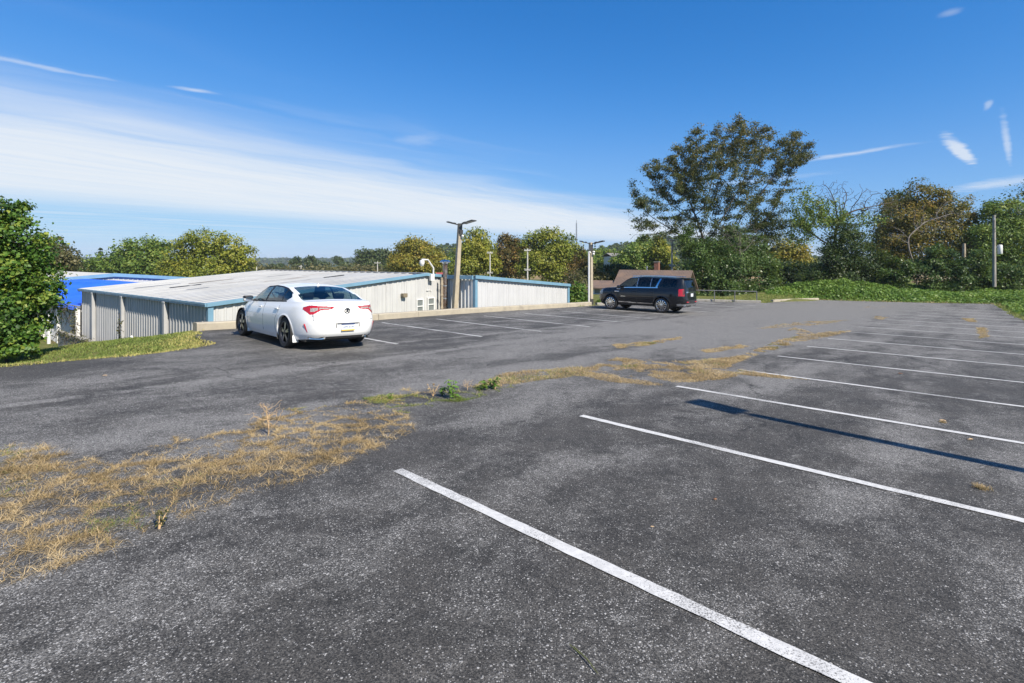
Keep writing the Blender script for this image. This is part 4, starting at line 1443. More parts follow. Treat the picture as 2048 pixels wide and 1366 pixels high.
    fr.build('plate_recess', MT['seam'], car)
    # round badge with its bent caliper strokes
    bd = MB().lathe([(0.052, 0.0), (0.066, 0.0), (0.066, 0.012), (0.052, 0.012)], (0, 0, 0), axis='X', n=28, closed=True)
    b = bd.build('badge', MT['alloy_dark'], car, smooth=True); b.location = (-2.525, -0.02, 0.865); b.rotation_euler = (0, R(-4), 0)
    bb = MB()
    for s in (1, -1):
        bb.tube([(0.002, s * 0.034, -0.045), (0.0, s * 0.014, 0.0), (0.002, s * 0.01, 0.05)], 0.008, 6)
    bb.box((0.0, 0, -0.008), (0.012, 0.03, 0.012))
    bb.build('emblem', MT['alloy_dark'], b)
    MB().add([(-1.05, 0.03, 1.385), (-1.05, -0.03, 1.385), (-0.88, 0, 1.40), (-1.04, 0, 1.445)], [(0, 1, 3), (0, 3, 2), (1, 2, 3)]).build('antenna_fin', MT['car_white'], car, smooth=True)
    return car


def make_suv():
    car = empty('black_suv', (0, 0, 0), 0, 'large black SUV with chrome wheels parked beyond the white sedan', 'car')
    XF, XR = 1.535, -1.535; RW = 0.41; ZL = 0.41; RA = 0.475

    def cat(x, y, z, s):
        ya = abs(y); t = ':L' if s > 0 else ':R'
        if ya > 0.55:
            for xw in (XF, XR):
                if (x - xw) ** 2 + (z - ZL) ** 2 < RA * RA: return None
        if x < -2.45 and 0.93 < z < 1.30:
            c = ya + max(0.0, x + 2.70) * 1.0
            if 0.82 < c < 1.22:
                if 0.84 < c < 0.93 and 0.98 < z < 1.25: return 'inner_lamp' + t
                return 'taillight' + t
        if x < -2.35:
            if z < 0.52: return 'skid_panel'
            if z < 0.72: return 'rear_bumper'
            if abs(z - 0.725) < 0.01: return 'seam:rear'
            if ya < 0.80:
                if 1.10 < z < 1.16 and ya < 0.66: return 'chrome_strip'
                return 'tailgate'
            return 'rear_fender' + t
        if z < 0.40: return 'sill:%s%d' % ('L' if s > 0 else 'R', (x > -1.535) + (x > 1.535))
        if ya > 0.6:
            if x > 2.1 and 0.86 < z < 1.12: return 'headlight' + t
            if -1.16 < x < 1.05:
                if min(abs(x - 1.04), abs(x + 0.10), abs(x + 1.10 + 0.16 * (z < 0.8))) < 0.01: return 'seam:%d%d' % (s, (x > 0.5) + 2 * (x > -0.5))
                if 0.455 < z < 0.505: return 'door_moulding' + t
                return ('front_door' if x > -0.10 else 'rear_door') + t
            return ('front_fender' if x > 0 else 'rear_fender') + t
        return 'front_bumper'

    def cat_up(x, y, z, f, u, hh, s):
        t = ':L' if s > 0 else ':R'
        if f is not None:
            if hh > 0.08 and -2.52 < x < 0.98:
                if 0.09 < f < 0.88:
                    if -0.12 < x + 0.1 * (z - 1.5) < -0.085: return 'pillar_trim' + t
                    if -0.90 < x + 0.1 * (z - 1.5) < -0.87: return 'pillar_trim' + t
                    if -1.33 < x + 0.45 * (z - 1.5) < -1.23: return 'chrome_pillar' + t
                    if -1.45 < x + 0.45 * (z - 1.5) < -1.33: return 'body_upper'
                    if x > -0.12: return 'front_window' + t
                    if x > -0.9: return 'rear_door_window' + t
                    if x + 0.45 * (z - 1.5) > -1.23: return 'rear_vent_window' + t
                    if x > -2.34 - 0.15 * (z - 1.5): return 'quarter_window' + t
                    return 'body_upper'
                if 0.02 < f <= 0.09 and x > -1.3: return 'belt_trim' + t
            return 'body_upper'
        if 0.40 < x < 1.20 and u > 0.08: return 'windshield'
        if x < -2.56 and u > 0.12 and 1.33 < z < 1.80: return 'rear_window'
        if x > 1.2: return 'bonnet'
        if x < -2.56: return 'tailgate_upper'
        return 'roof'
    sp = dict(nv=40, np=380, v=[0, .08, .25, .45, .62, .8, .92, 1], xr=[-2.70, -2.78, -2.815, -2.80, -2.79, -2.78, -2.77, -2.76],
              xf=[2.30, 2.42, 2.50, 2.515, 2.50, 2.48, 2.42, 2.32], w=[.94, .98, 1.01, 1.03, 1.028, 1.015, .995, .965], nr=7.5, nf=5.0,
              zb=([-2.9, -1.5, 0, 1.0, 1.6, 2.2, 2.5], [1.33, 1.32, 1.29, 1.26, 1.22, 1.16, 1.10]),
              zbot=([-2.9, -2.4, -1.8, -1.0, 1.0, 1.8, 2.5], [0.44, 0.40, 0.36, 0.32, 0.32, 0.34, 0.36]),
              zc=([-2.78, -2.755, -2.70, -2.64, -2.60, -2.52, -1.5, -0.3, 0.35, 0.6, 1.0, 1.2, 1.45, 2.0, 2.3], [1.35, 1.40, 1.60, 1.80, 1.875, 1.895, 1.935, 1.945, 1.90, 1.78, 1.48, 1.34, 1.31, 1.25, 1.14]),
              zr_=0.025, crown=0.06, inset=0.035, tumble=0.26, dx=0.02, cat=cat, cat_up=cat_up)
    sh, side = make_shell(sp)
    key = dict(seam='gap_black', taillight='red', inner_lamp='dark', chrome_strip='chrome', skid_panel='steel', headlight='lens', door_moulding='chrome',
               front_window='glass', rear_door_window='glass_dark', rear_vent_window='glass_dark', quarter_window='glass_dark', windshield='glass', rear_window='glass_dark',
               chrome_pillar='chrome', pillar_trim='alloy', belt_trim='chrome', sill='dark')
    for nm in list(sh.parts):
        b = nm.split(':')[0]
        sh.build(nm, MT[key.get(b, 'car_black')], car)
    MB().box((-0.1, 0, 0.40), (4.7, 1.5, 0.16)).build('underbody', MT['dark'], car)
    MB().box((-0.8, 0, 1.02), (3.5, 1.6, 0.06)).build('cabin_floor', MT['cabin'], car)
    MB().box((0.95, 0, 1.2), (0.35, 1.5, 0.16)).build('dashboard', MT['cabin'], car)
    for xx in (0.0, -0.95, -1.8):
        for yy in (0.42, -0.42):
            st = rounded_box((xx - 0.1, yy, 1.28), (0.17, 0.54, 0.5), 0.06, 'seat', MT['seat_dark'], car, (0, R(-12), 0))
            rounded_box((-0.02, 0, 0.33), (0.1, 0.28, 0.18), 0.04, 'headrest', MT['seat_dark'], st)
    for xw in (XF, XR):
        for s in (1, -1):
            make_wheel(car, xw, s * 0.875, RW, 0.28, 'twelve', MT['chrome'], MT['chrome'], s)
            arch_parts(car, xw, ZL, RA, 0.55, side, MT['car_black'], MT['dark'], s, sp)
    for s in (1, -1):
        mi = rounded_box((0.92, s * 1.13, 1.30), (0.18, 0.26, 0.22), 0.05, 'mirror', MT['car_black'], car)
        MB().box((0, -s * 0.13, -0.06), (0.1, 0.14, 0.05)).build('stalk', MT['dark'], mi)
        rounded_box((-0.01, 0, -0.09), (0.19, 0.25, 0.05), 0.02, 'chrome_base', MT['chrome'], mi)
        MB().tube([(0.3, s * 0.69, 1.935), (-0.6, s * 0.70, 1.975), (-2.2, s * 0.70, 1.945)], 0.02, 6).build('roof_rail', MT['chrome'], car, smooth=True)
        for xd in (0.08, -0.98):
            rounded_box((xd, s * 1.035, 1.10), (0.22, 0.035, 0.035), 0.012, 'door_handle', MT['car_black'], car)
        for k in (0, 1):
            eo = MB().lathe([(0.04, -0.1), (0.045, 0.0), (0.036, 0.0), (0.034, -0.09)], axis='X', n=16).build('exhaust_tip', MT['chrome'], car, smooth=True)
            eo.location = (-2.74, s * (0.70 - 0.11 * k), 0.42); eo.rotation_euler = (0, 0, math.pi)
    # spoiler
    MB().add([(-2.45, 0.66, 1.89), (-2.45, -0.66, 1.89), (-2.74, -0.64, 1.85), (-2.74, 0.64, 1.85), (-2.45, 0.66, 1.84), (-2.45, -0.66, 1.84), (-2.74, -0.64, 1.825), (-2.74, 0.64, 1.825)],
             [(0, 1, 2, 3), (7, 6, 5, 4), (3, 2, 6, 7), (0, 3, 7, 4), (1, 5, 6, 2)]).build('spoiler', MT['car_black'], car)
    pl = MB().box((-2.80, 0, 0.985), (0.02, 0.31, 0.16)).build('licence_plate', MT['plate'], car)
    pr = MB().box((-2.787, 0, 0.985), (0.02, 0.62, 0.21)).build('plate_panel', MT['dark'], car)
    for s in (1, -1):
        letters('DENALI', 0.085, MT['chrome'], car, (0.72, s * 1.034, 0.80), (R(90), 0, math.pi if s > 0 else 0), 'door_lettering')
        rounded_box((1.12, s * 1.022, 1.06), (0.28, 0.02, 0.05), 0.01, 'fender_vent', MT['chrome'], car)
    rounded_box((-2.8, -0.55, 0.62), (0.03, 0.28, 0.05), 0.01, 'bumper_reflector', MT['red'], car)
    rounded_box((-2.8, 0.55, 0.62), (0.03, 0.28, 0.05), 0.01, 'bumper_reflector', MT['red'], car)
    MB().add([(0.1, 0.05, 1.94), (0.1, -0.05, 1.94), (0.36, 0, 1.93), (0.12, 0, 2.0)], [(0, 1, 3), (0, 3, 2), (1, 2, 3)]).build('antenna_fin', MT['car_black'], car)
    return car


SEDAN_H = math.atan2(0.675, -0.738)
SS = 0.955
sedan = make_sedan()
f_ = Vector((math.cos(SEDAN_H), math.sin(SEDAN_H))); l_ = Vector((-f_.y, f_.x))
place_car(sedan, -6.0, 14.45, 2.355, 1.095)
SUV_H = math.atan2(0.645, -0.764)
suv = make_suv()
f_ = Vector((math.cos(SUV_H), math.sin(SUV_H))); l_ = Vector((-f_.y, f_.x))
place_car(suv, 7.636, 29.99, 2.436, 1.027)

# ------------------------------------------------------------------ lamp posts, poles, railing, house
def led_head(parent, base, direction, length, width, m=None):
    """flat area-light head on a short knuckle arm"""
    d = Vector(direction).normalized(); b = Vector(base)
    side = d.cross(Vector((0, 0, 1))).normalized(); up = side.cross(d).normalized()
    M = Matrix((d, side, up)).transposed()
    MB().tube([b, b + d * 0.22], 0.03, 8).build('arm', MT['lamp'], parent, smooth=True)
    h = MB()
    c = b + d * (0.2 + length / 2)
    h.box(c, (length, width, 0.05), M=M)
    h.box(c - d * length * 0.38 + up * 0.04, (length * 0.22, width * 0.5, 0.05), M=M)
    for k in range(5):
        h.box(c + d * (length * (0.02 + 0.09 * k)) + up * 0.035, (0.015, width * 0.86, 0.03), M=M)
    o = h.build('lamp_head', MT['lamp'], parent)
    MB().box(c + d * length * 0.08 - up * 0.028, (length * 0.72, width * 0.84, 0.008), M=M).build('lens', MT['lamp_lens'], o)


def lamp_post(name, label, base, top, w0, w1, group='lamp posts along the lot'):
    r = empty(name, (0, 0, 0), 0, label, 'lamp post', group)
    mb = MB()
    b, t = Vector(base), Vector(top)
    vs = []
    for c, w in ((b, w0), (t, w1)):
        for a, e in ((-1, -1), (1, -1), (1, 1), (-1, 1)):
            for ca, ce in ((a * w / 2, e * w / 2),):
                vs.append((c.x + ca * 0.79 - ce * 0.61, c.y + ca * 0.61 + ce * 0.79, c.z))
    mb.add(vs, [(0, 1, 5, 4), (1, 2, 6, 5), (2, 3, 7, 6), (3, 0, 4, 7), (4, 5, 6, 7), (3, 2, 1, 0)])
    mb.build('post', MT['pole_wood'], r, bevel=0.018)
    return r


Y1 = 27.6
l1 = lamp_post('lamp_post', 'leaning tan lamp post with two flat heads in front of the recessed wall', (at(908, Y1), Y1, -1.6), (at(920, Y1), Y1 + 0.05, zp(447, Y1)), 0.27, 0.2)
tp = Vector((at(919.5, Y1), Y1 + 0.04, zp(449, Y1)))
led_head(l1, tp + Vector((0.06, -0.05, 0)), (0.86, -0.42, 0.22), 0.66, 0.46)
led_head(l1, tp + Vector((-0.06, 0.05, -0.02)), (-0.9, 0.25, 0.25), 0.46, 0.40)
MB().box(tp + Vector((0.10, -0.12, -0.42)), (0.16, 0.12, 0.24)).build('control_box', MT['lamp'], l1)
MB().box(tp + Vector((0.02, -0.12, -0.22)), (0.24, 0.03, 0.55)).build('shadow_plate', MT['lamp'], l1)
MB().lathe([(0, 0.07), (0.05, 0.05), (0.07, 0), (0.05, -0.05), (0, -0.07)], tp + Vector((0.16, -0.12, -0.62)), n=12).build('sensor', MT['white'], l1, smooth=True)
Y2 = 33.6
l2 = lamp_post('lamp_post', 'tan lamp post with a white conduit by the end of the kerb near the SUV', (at(1181.5, Y2), Y2, -2.0), (at(1181.5, Y2), Y2, zp(485, Y2)), 0.24, 0.2)
t2 = Vector((at(1182, Y2), Y2, zp(488, Y2)))
led_head(l2, t2 + Vector((0.06, -0.05, 0.02)), (0.88, -0.42, 0.2), 0.62, 0.42)
led_head(l2, t2 + Vector((-0.08, 0.05, 0.03)), (-0.92, 0.2, 0.24), 0.48, 0.4)
MB().tube([(at(1177, Y2), Y2 - 0.15, -2.0), (at(1177, Y2), Y2 - 0.15, zp(503, Y2))], 0.055, 8).build('conduit', MT['white'], l2, smooth=True)
MB().box((at(1181.5, Y2), Y2 - 0.02, zp(606, Y2)), (0.30, 0.30, 0.55)).build('base_sleeve', MT['lamp'], l2)
MB().box((at(1183, Y2), Y2 - 0.14, zp(496, Y2)), (0.14, 0.08, 0.42)).build('control_box', MT['lamp'], l2)
for dx_, dz_ in ((-0.1, -0.55), (0.16, -0.52), (0.14, -0.66)):
    MB().lathe([(0, 0.07), (0.06, 0.05), (0.085, 0), (0.06, -0.05), (0, -0.07)], t2 + Vector((dx_, -0.15, dz_)), n=12).build('sensor', MT['white'], l2, smooth=True)
# the lamp behind the viewer's right shoulder, whose shadow lies across the bays
sx, sy = xy(7.21 * K, 3.28 * K)
HL = 4.9
tipz = zlot_xy(sx, sy)
sl = HL / math.tan(SUN_EL)
head_tip = Vector((sx + SUN_H.x * sl, sy + SUN_H.y * sl, tipz + HL))
sx2, sy2 = xy(7.02 * K, 2.42 * K)
head_root = Vector((sx2 + SUN_H.x * sl, sy2 + SUN_H.y * sl, zlot_xy(sx2, sy2) + HL))
bx_, by_ = head_root.x + 0.16 * SUN_H.x, head_root.y + 0.16 * SUN_H.y
l3 = lamp_post('lamp_post', 'tan lamp post with one flat head on the verge right of the bays', (bx_, by_, gz(bx_, by_) - 0.2), (bx_, by_, head_root.z + 0.05), 0.20, 0.17)
dd = head_tip - head_root
led_head(l3, head_root - dd.normalized() * 0.12, dd, 0.80, 0.40)


def utility_pole(name, label, px, Y, py_top, zbase, arms=(), r=0.12, m='pole_pale', extras=None, lean=0):
    X = at(px, Y)
    o = empty(name, (X, Y, zbase), 0, label, 'utility pole', 'utility poles')
    top = zp(py_top, Y) - zbase
    MB().tube([(lean, 0, -0.6), (lean * 0.5, 0, top / 2), (0, 0, top)], [r * 1.15, r, r * 0.85], 10).build('pole', MT[m], o, smooth=True)
    for z_, w in arms:
        zz = zp(z_, Y) - zbase
        MB().box((0, -0.12, zz), (w, 0.1, 0.12)).build('crossarm', MT[m], o)
        for k in (-0.46, -0.25, 0.25, 0.46):
            MB().lathe([(0.03, 0), (0.05, 0.06), (0.03, 0.13), (0, 0.15)], (w * k, -0.12, zz + 0.06), n=8).build('insulator', MT['steel'], o)
    return o


utility_pole('utility_pole', 'pale utility pole with two crossarms in front of the green trees', 1055, 75, 497, -6, ((501, 0.95), (540, 0.85)), 0.11)
utility_pole('utility_pole', 'pale utility pole with crossarms left of the yellow-green tree', 980, 80, 503, -6, ((506, 0.9), (546, 0.9)), 0.10)
utility_pole('utility_pole', 'pale utility pole with two crossarms rising behind the brown roof', 1344, 56, 478, -5, ((482, 0.62), (532, 0.62)), 0.11)
utility_pole('utility_pole', 'small pale post beyond the roof ridge left of the far bare field', 602, 150, 530, -7, ((533, 1.2),), 0.14)
utility_pole('utility_pole', 'small pale pole with crossarm below the wooded knoll', 755, 130, 523, -7, ((526, 1.6),), 0.12)
utility_pole('utility_pole', 'short pale post right of the big green maple', 513, 90, 531, -6, (), 0.12)
rp_ = utility_pole('utility_pole', 'grey wooden pole carrying a white transformer above the vine bank', 1988, 47, 430, 0.0, (), 0.13, 'pole_grey', lean=0.02)
Y3 = 47
MB().lathe([(0, 0.44), (0.16, 0.42), (0.19, 0.36), (0.19, -0.36), (0.16, -0.41), (0, -0.41)], (0.44, -0.1, zp(499, Y3)), n=18).build('transformer', MT['white'], rp_, smooth=True)
MB().box((0.2, -0.05, zp(494, Y3)), (0.3, 0.08, 0.08)).build('bracket', MT['steel'], rp_)
MB().box((-0.1, -0.1, zp(438, Y3)), (0.1, 0.16, 0.24)).build('cutout_fuse', MT['steel'], rp_)
utility_pole('utility_pole', 'broken-off brown pole stub among the ivy, left of the transformer pole', 1928, 50, 487, 0.2, (), 0.15, 'rust_pipe')
ms = empty('radio_mast', (at(1153, 120), 120, -6), 0, 'thin grey radio mast standing above the green trees', 'mast')
MB().tube([(0, 0, 0), (0, 0, zp(446, 120) + 6)], [0.22, 0.14], 6).build('mast', MT['steel'], ms)
MB().tube([(0, 0, zp(446, 120) + 6), (0, 0, zp(440, 120) + 6)], 0.05, 5).build('whip', MT['steel'], ms)


def wire(a, b, sag, label):
    pts = []
    a, b = Vector(a), Vector(b)
    for i in range(13):
        t = i / 12
        p = a.lerp(b, t); p.z -= sag * 4 * t * (1 - t); pts.append(p)
    o = MB().tube(pts, 0.018, 4, cap=False).build('overhead_wire', MT['wire'])
    tag(o, label, 'wire', 'overhead wires')


wire((at(1055, 75) + 0.4, 74.9, zp(499, 75)), (at(980, 80) + 0.4, 79.9, zp(504, 80)), 0.5, 'thin wire strung between the two poles before the green trees')
wire((at(1055, 75) - 0.4, 74.9, zp(540, 75)), (at(980, 80), 79.9, zp(546, 80)), 0.4, 'lower wire strung between the two poles before the green trees')
wire((at(1988, 47), 47, zp(434, 47)), (at(2200, 40), 40, zp(420, 47)), 0.4, 'wire running right from the top of the transformer pole')

# guard rail at the island
rail = empty('guard_rail', (0, 0, 0), 0, 'grey steel pipe railing along the kerb beside the ivy', 'railing')
r0, r1 = Vector(xy(38.7, 17.35)), Vector(xy(41.15, 13.45))
rz = lambda p: zlot_xy(p.x, p.y)
posts = [0.0, 0.34, 0.66, 1.0]
tops = []
for t in posts:
    p = r0.lerp(r1, t)
    MB().tube([(p.x, p.y, rz(p) - 0.3), (p.x, p.y, rz(p) + 0.86)], 0.034, 8).build('post', MT['rail'], rail, smooth=True)
a, b = r0.lerp(r1, -0.15), r1
MB().tube([(a.x, a.y, rz(a) + 0.86), (b.x, b.y, rz(b) + 0.86), (b.x, b.y, rz(b) + 0.74)], 0.03, 8).build('rail', MT['rail'], rail, smooth=True)

# ------------------------------------------------------------------ brown-roofed house below the lot
def gable_roof(parent, x0, x1, y0, y1, ze, zr, m, name='roof', over=0.25):
    ym = (y0 + y1) / 2
    vs = [(x0 - over, y0 - over, ze), (x1 + over, y0 - over, ze), (x1 + over, ym, zr), (x0 - over, ym, zr), (x0 - over, y1 + over, ze), (x1 + over, y1 + over, ze)]
    lo = [(v[0], v[1], v[2] - 0.12) for v in vs]
    fs = [(0, 1, 2, 3), (3, 2, 5, 4), (7, 6, 9, 8)[::-1], (9, 8, 11, 10), (0, 6, 7, 1), (4, 5, 11, 10), (0, 3, 9, 6), (3, 4, 10, 9), (1, 7, 8, 2), (2, 8, 11, 5)]
    return MB().add(vs + lo, fs).build(name, m, parent)


HY = 46.0
house = empty('brown_roofed_house', (at(1297, HY), HY, 0), R(-33), 'white house with a brown shingle roof and brick chimney behind the SUV', 'house')
hx0, hx1 = at(1222, HY) - at(1300, HY), at(1366, HY) - at(1300, HY)
zr_ = zp(540, HY + 2.6); ze_ = zr_ - 2.3
MB().box(((hx0 + hx1) / 2, 2.6, (ze_ - 4.5) / 2), (hx1 - hx0 - 0.5, 5.0, ze_ + 4.5)).build('wall', MT['siding'], house)
gb = MB()
for x in (hx0 + 0.25, hx1 - 0.25):
    gb.add([(x - 0.02, 0.1, ze_), (x - 0.02, 5.1, ze_), (x - 0.02, 2.6, zr_ - 0.12), (x + 0.02, 0.1, ze_), (x + 0.02, 5.1, ze_), (x + 0.02, 2.6, zr_ - 0.12)], [(0, 1, 2), (5, 4, 3), (0, 2, 5, 3), (1, 4, 5, 2)])
gb.build('gable', MT['siding'], house)
rf = gable_roof(house, hx0, hx1, 0, 5.2, ze_, zr_, MT['shingle'])
ch = MB().box((-0.14, 2.9, zr_ + 0.25), (0.42, 0.42, 1.0)).build('chimney', MT['brick'], rf)
MB().box((-0.14, 2.9, zr_ + 0.77), (0.5, 0.5, 0.06)).build('cap', MT['kerb_grey'], ch)
MB().tube([(-1.08, 2.9, zr_ - 0.2), (-1.08, 2.9, zr_ + 0.35)], 0.07, 8).build('vent_pipe', MT['steel'], rf)
# lower wing to the left
wx0, wx1 = at(1168, HY) - at(1300, HY), hx0 + 0.3
wzr = zp(563, HY + 1.5); wze = zp(579, HY - 0.4)
MB().box(((wx0 + wx1) / 2, 1.9, (wze - 4.5) / 2), (wx1 - wx0 - 0.3, 3.2, wze + 4.5)).build('wing_wall', MT['siding'], house)
gable_roof(house, wx0, wx1, 0.2, 3.6, wze, wzr, MT['shingle'], 'wing_roof')
for px in (1187, 1213):
    cx_ = at(px, HY) - at(1300, HY)
    z_ = zp(592, HY)
    f = MB()
    for dx_ in (-0.32, 0.32): f.box((cx_ + dx_, 0.27, z_), (0.07, 0.06, 1.06))
    for dz_ in (-0.5, 0, 0.5): f.box((cx_, 0.268, z_ + dz_), (0.58, 0.05, 0.06))
    fo = f.build('window', MT['white'], house)
    for k in (-0.25, 0.25):
        MB().box((cx_, 0.285, z_ + k), (0.58, 0.02, 0.44)).build('pane', MT['pane'], fo)
for k in range(9):
    MB().box(((wx0 + wx1) / 2, 0.292, wze - 0.3 - k * 0.2), (wx1 - wx0 - 0.34, 0.012, 0.02)).build('siding_board', MT['siding'], house)

def far_house(px, Y, w_px, py_ridge, py_eave, label, m, rz=0.0, wall='siding'):
    o = empty('far_house', (at(px, Y), Y, 0), rz, label, 'house')
    w = w_px * Y / 1029; zr2 = zp(py_ridge, Y); ze2 = zp(py_eave, Y)
    gable_roof(o, -w / 2, w / 2, -3, 3, ze2, zr2, MT[m])
    MB().box((0, 0, ze2 - 2.5), (w - 0.4, 5.6, 5.0)).build('wall', MT[wall], o)
    for k in (-0.3, 0.3):
        f = MB().box((w * k, -2.82, ze2 - 1.3), (0.9, 0.06, 1.2)).build('window', MT['white'], o)
        MB().box((w * k, -2.86, ze2 - 1.3), (0.75, 0.03, 1.05)).build('pane', MT['pane'], f)


far_house(1229, 120, 30, 506, 513, 'grey-roofed house half hidden among the far trees', 'grey_shingle', 0.2)
far_house(883, 95, 16, 545, 551, 'small red metal roof showing above the blue roof edge', 'barn_red', 0.1)
far_house(1572, 75, 22, 505, 514, 'white house showing through the gap beside the dark ivy tree', 'grey_shingle', 0.2)

# ------------------------------------------------------------------ vegetation
def unit(v):
    return v / (np.linalg.norm(v, axis=-1, keepdims=True) + 1e-9)


def leaves_mesh(name, pos, nrm, size, tint, m, parent=None, aspect=0.62, jitter=0.9, fold=False):
    """pointed leaves: four corners each (six and a folded midrib when near)"""
    n = len(pos)
    nrm = unit(nrm + jitter * rng.normal(size=(n, 3)))
    t = unit(np.cross(nrm, rng.normal(size=(n, 3))))
    b = np.cross(nrm, t)
    L = (size * (0.5 + 0.95 * rng.random(n) ** 1.4))[:, None]
    W = L * aspect
    if fold:
        p = [pos - t * L * .5, pos - t * L * .1 + b * W * .5 + nrm * L * .12, pos + t * L * .5, pos - t * L * .1 - b * W * .5 + nrm * L * .12]
        v = np.stack(p, 1).reshape(-1, 3)
        base = (np.arange(n) * 4)[:, None]
        f = np.concatenate([base + np.array([[0, 1, 2]]), base + np.array([[0, 2, 3]])], 1).reshape(-1, 3)
        return np_mesh(name, v, f, 3, m, parent, np.repeat(tint, 4))
    v = np.stack([pos - t * L * .5, pos + b * W * .5 - t * L * .06, pos + t * L * .5, pos - b * W * .5 - t * L * .06], 1).reshape(-1, 3)
    f = np.arange(n * 4).reshape(-1, 4)
    return np_mesh(name, v, f, 4, m, parent, np.repeat(tint, 4))


def grow(base, attract, step, reach, kill, iters=120, start=None):
    """space colonisation: nodes and parents from a trunk base into a cloud of points"""
    nodes = [np.array(base, float)]; par = [-1]
    if start is not None:
        for p in start:
            nodes.append(np.array(p, float)); par.append(len(nodes) - 2)
    A = np.array(attract, float)
    # climb the trunk until something is in reach
    for _ in range(200):
        if np.min(np.linalg.norm(A - nodes[-1], axis=1)) < reach: break
        c = A.mean(0); d = c - nodes[-1]; d = d / np.linalg.norm(d) + np.array([0, 0, 0.6]) + 0.12 * rng.normal(size=3)
        d /= np.linalg.norm(d)
        nodes.append(nodes[-1] + d * step); par.append(len(nodes) - 2)
    near = np.zeros(len(A), int); nd = np.full(len(A), 1e9)
    Nn = np.array(nodes)
    D = np.linalg.norm(A[:, None] - Nn[None], axis=2); near = D.argmin(1); nd = D.min(1)
    alive = np.ones(len(A), bool)
    for _ in range(iters):
        use = alive & (nd < reach)
        if not use.any(): break
        ids = np.unique(near[use]); new = []; newp = []
        for i in ids:
            k = use & (near == i)
            d = unit(A[k] - nodes[i]).sum(0) + 0.25 * rng.normal(size=3)
            l = np.linalg.norm(d)
            if l < 1e-6: continue
            new.append(nodes[i] + d / l * step); newp.append(i)
        if not new: break
        s0 = len(nodes)
        nodes += new; par += newp
        Dn = np.linalg.norm(A[:, None] - np.array(new)[None], axis=2)
        j = Dn.argmin(1); mn = Dn.min(1)
        upd = mn < nd
        near[upd] = s0 + j[upd]; nd[upd] = mn[upd]
        alive &= nd > kill
        if len(nodes) > 5000: break
    return np.array(nodes), np.array(par)


def branch_mesh(name, nodes, par, r_tip, r_base, m, parent, power=2.4, sides=6):
    n = len(nodes)
    rad = np.zeros(n); kids = [[] for _ in range(n)]
    for i in range(1, n): kids[par[i]].append(i)
    w = np.zeros(n)
    for i in range(n - 1, -1, -1):
        w[i] = sum(w[k] for k in kids[i]) + (1 if not kids[i] else 0)
    rad = r_tip * w ** (1 / power)
    rad = rad * (r_base / rad[0]) if rad[0] > r_base else rad
    rad = np.maximum(rad, r_tip * 0.6)
    mb = MB()
    seen = set()
    order = [0]
    # continuous chains: follow the thickest child
    starts = [(None, 0)]
    while starts:
        p, i = starts.pop()
        chain = [i] if p is None else [p, i]
        while kids[chain[-1]]:
            ks = sorted(kids[chain[-1]], key=lambda k: -w[k])
            for k in ks[1:]: starts.append((chain[-1], k))
            chain.append(ks[0])
        if len(chain) < 2: continue
        rr = [rad[c] for c in chain]
        if p is not None: rr[0] = min(rr[0], rr[1] * 1.25)
        mb.tube([nodes[c] for c in chain], rr, sides if rr[0] > r_tip * 3 else 4, cap=False)
    return mb.build(name, m, parent, smooth='all'), rad, w


def lobes_w(lobes, Y):
    out = []
    for l in lobes:
        px, py, rx, ry = l[:4]; dy = l[4] if len(l) > 4 else 0.0
        YY = Y + dy; k = YY / 1029
        out.append((np.array([at(px, YY), YY, zp(py, YY)]), np.array([rx * k, 0.85 * (rx + ry) / 2 * k, ry * k])))
    return out


def clumps(lob, per, shell=(0.45, 1.0)):
    """cluster centres through the lobes' outer volume, with outward direction"""
    C, O, S = [], [], []
    for c, r in lob:
        n = max(4, int(per * (r[0] * r[2] + r[0] * r[1] + r[1] * r[2]) / 3))
        d = unit(rng.normal(size=(n, 3)))
        q = rng.uniform(shell[0] ** 3, shell[1] ** 3, n) ** (1 / 3)
        bump_ = 0.85 + 0.3 * rng.random(n)
        C.append(c + d * r * (q * bump_)[:, None]); O.append(d); S.append(np.full(n, r.mean()))
    return np.concatenate(C), np.concatenate(O), np.concatenate(S)


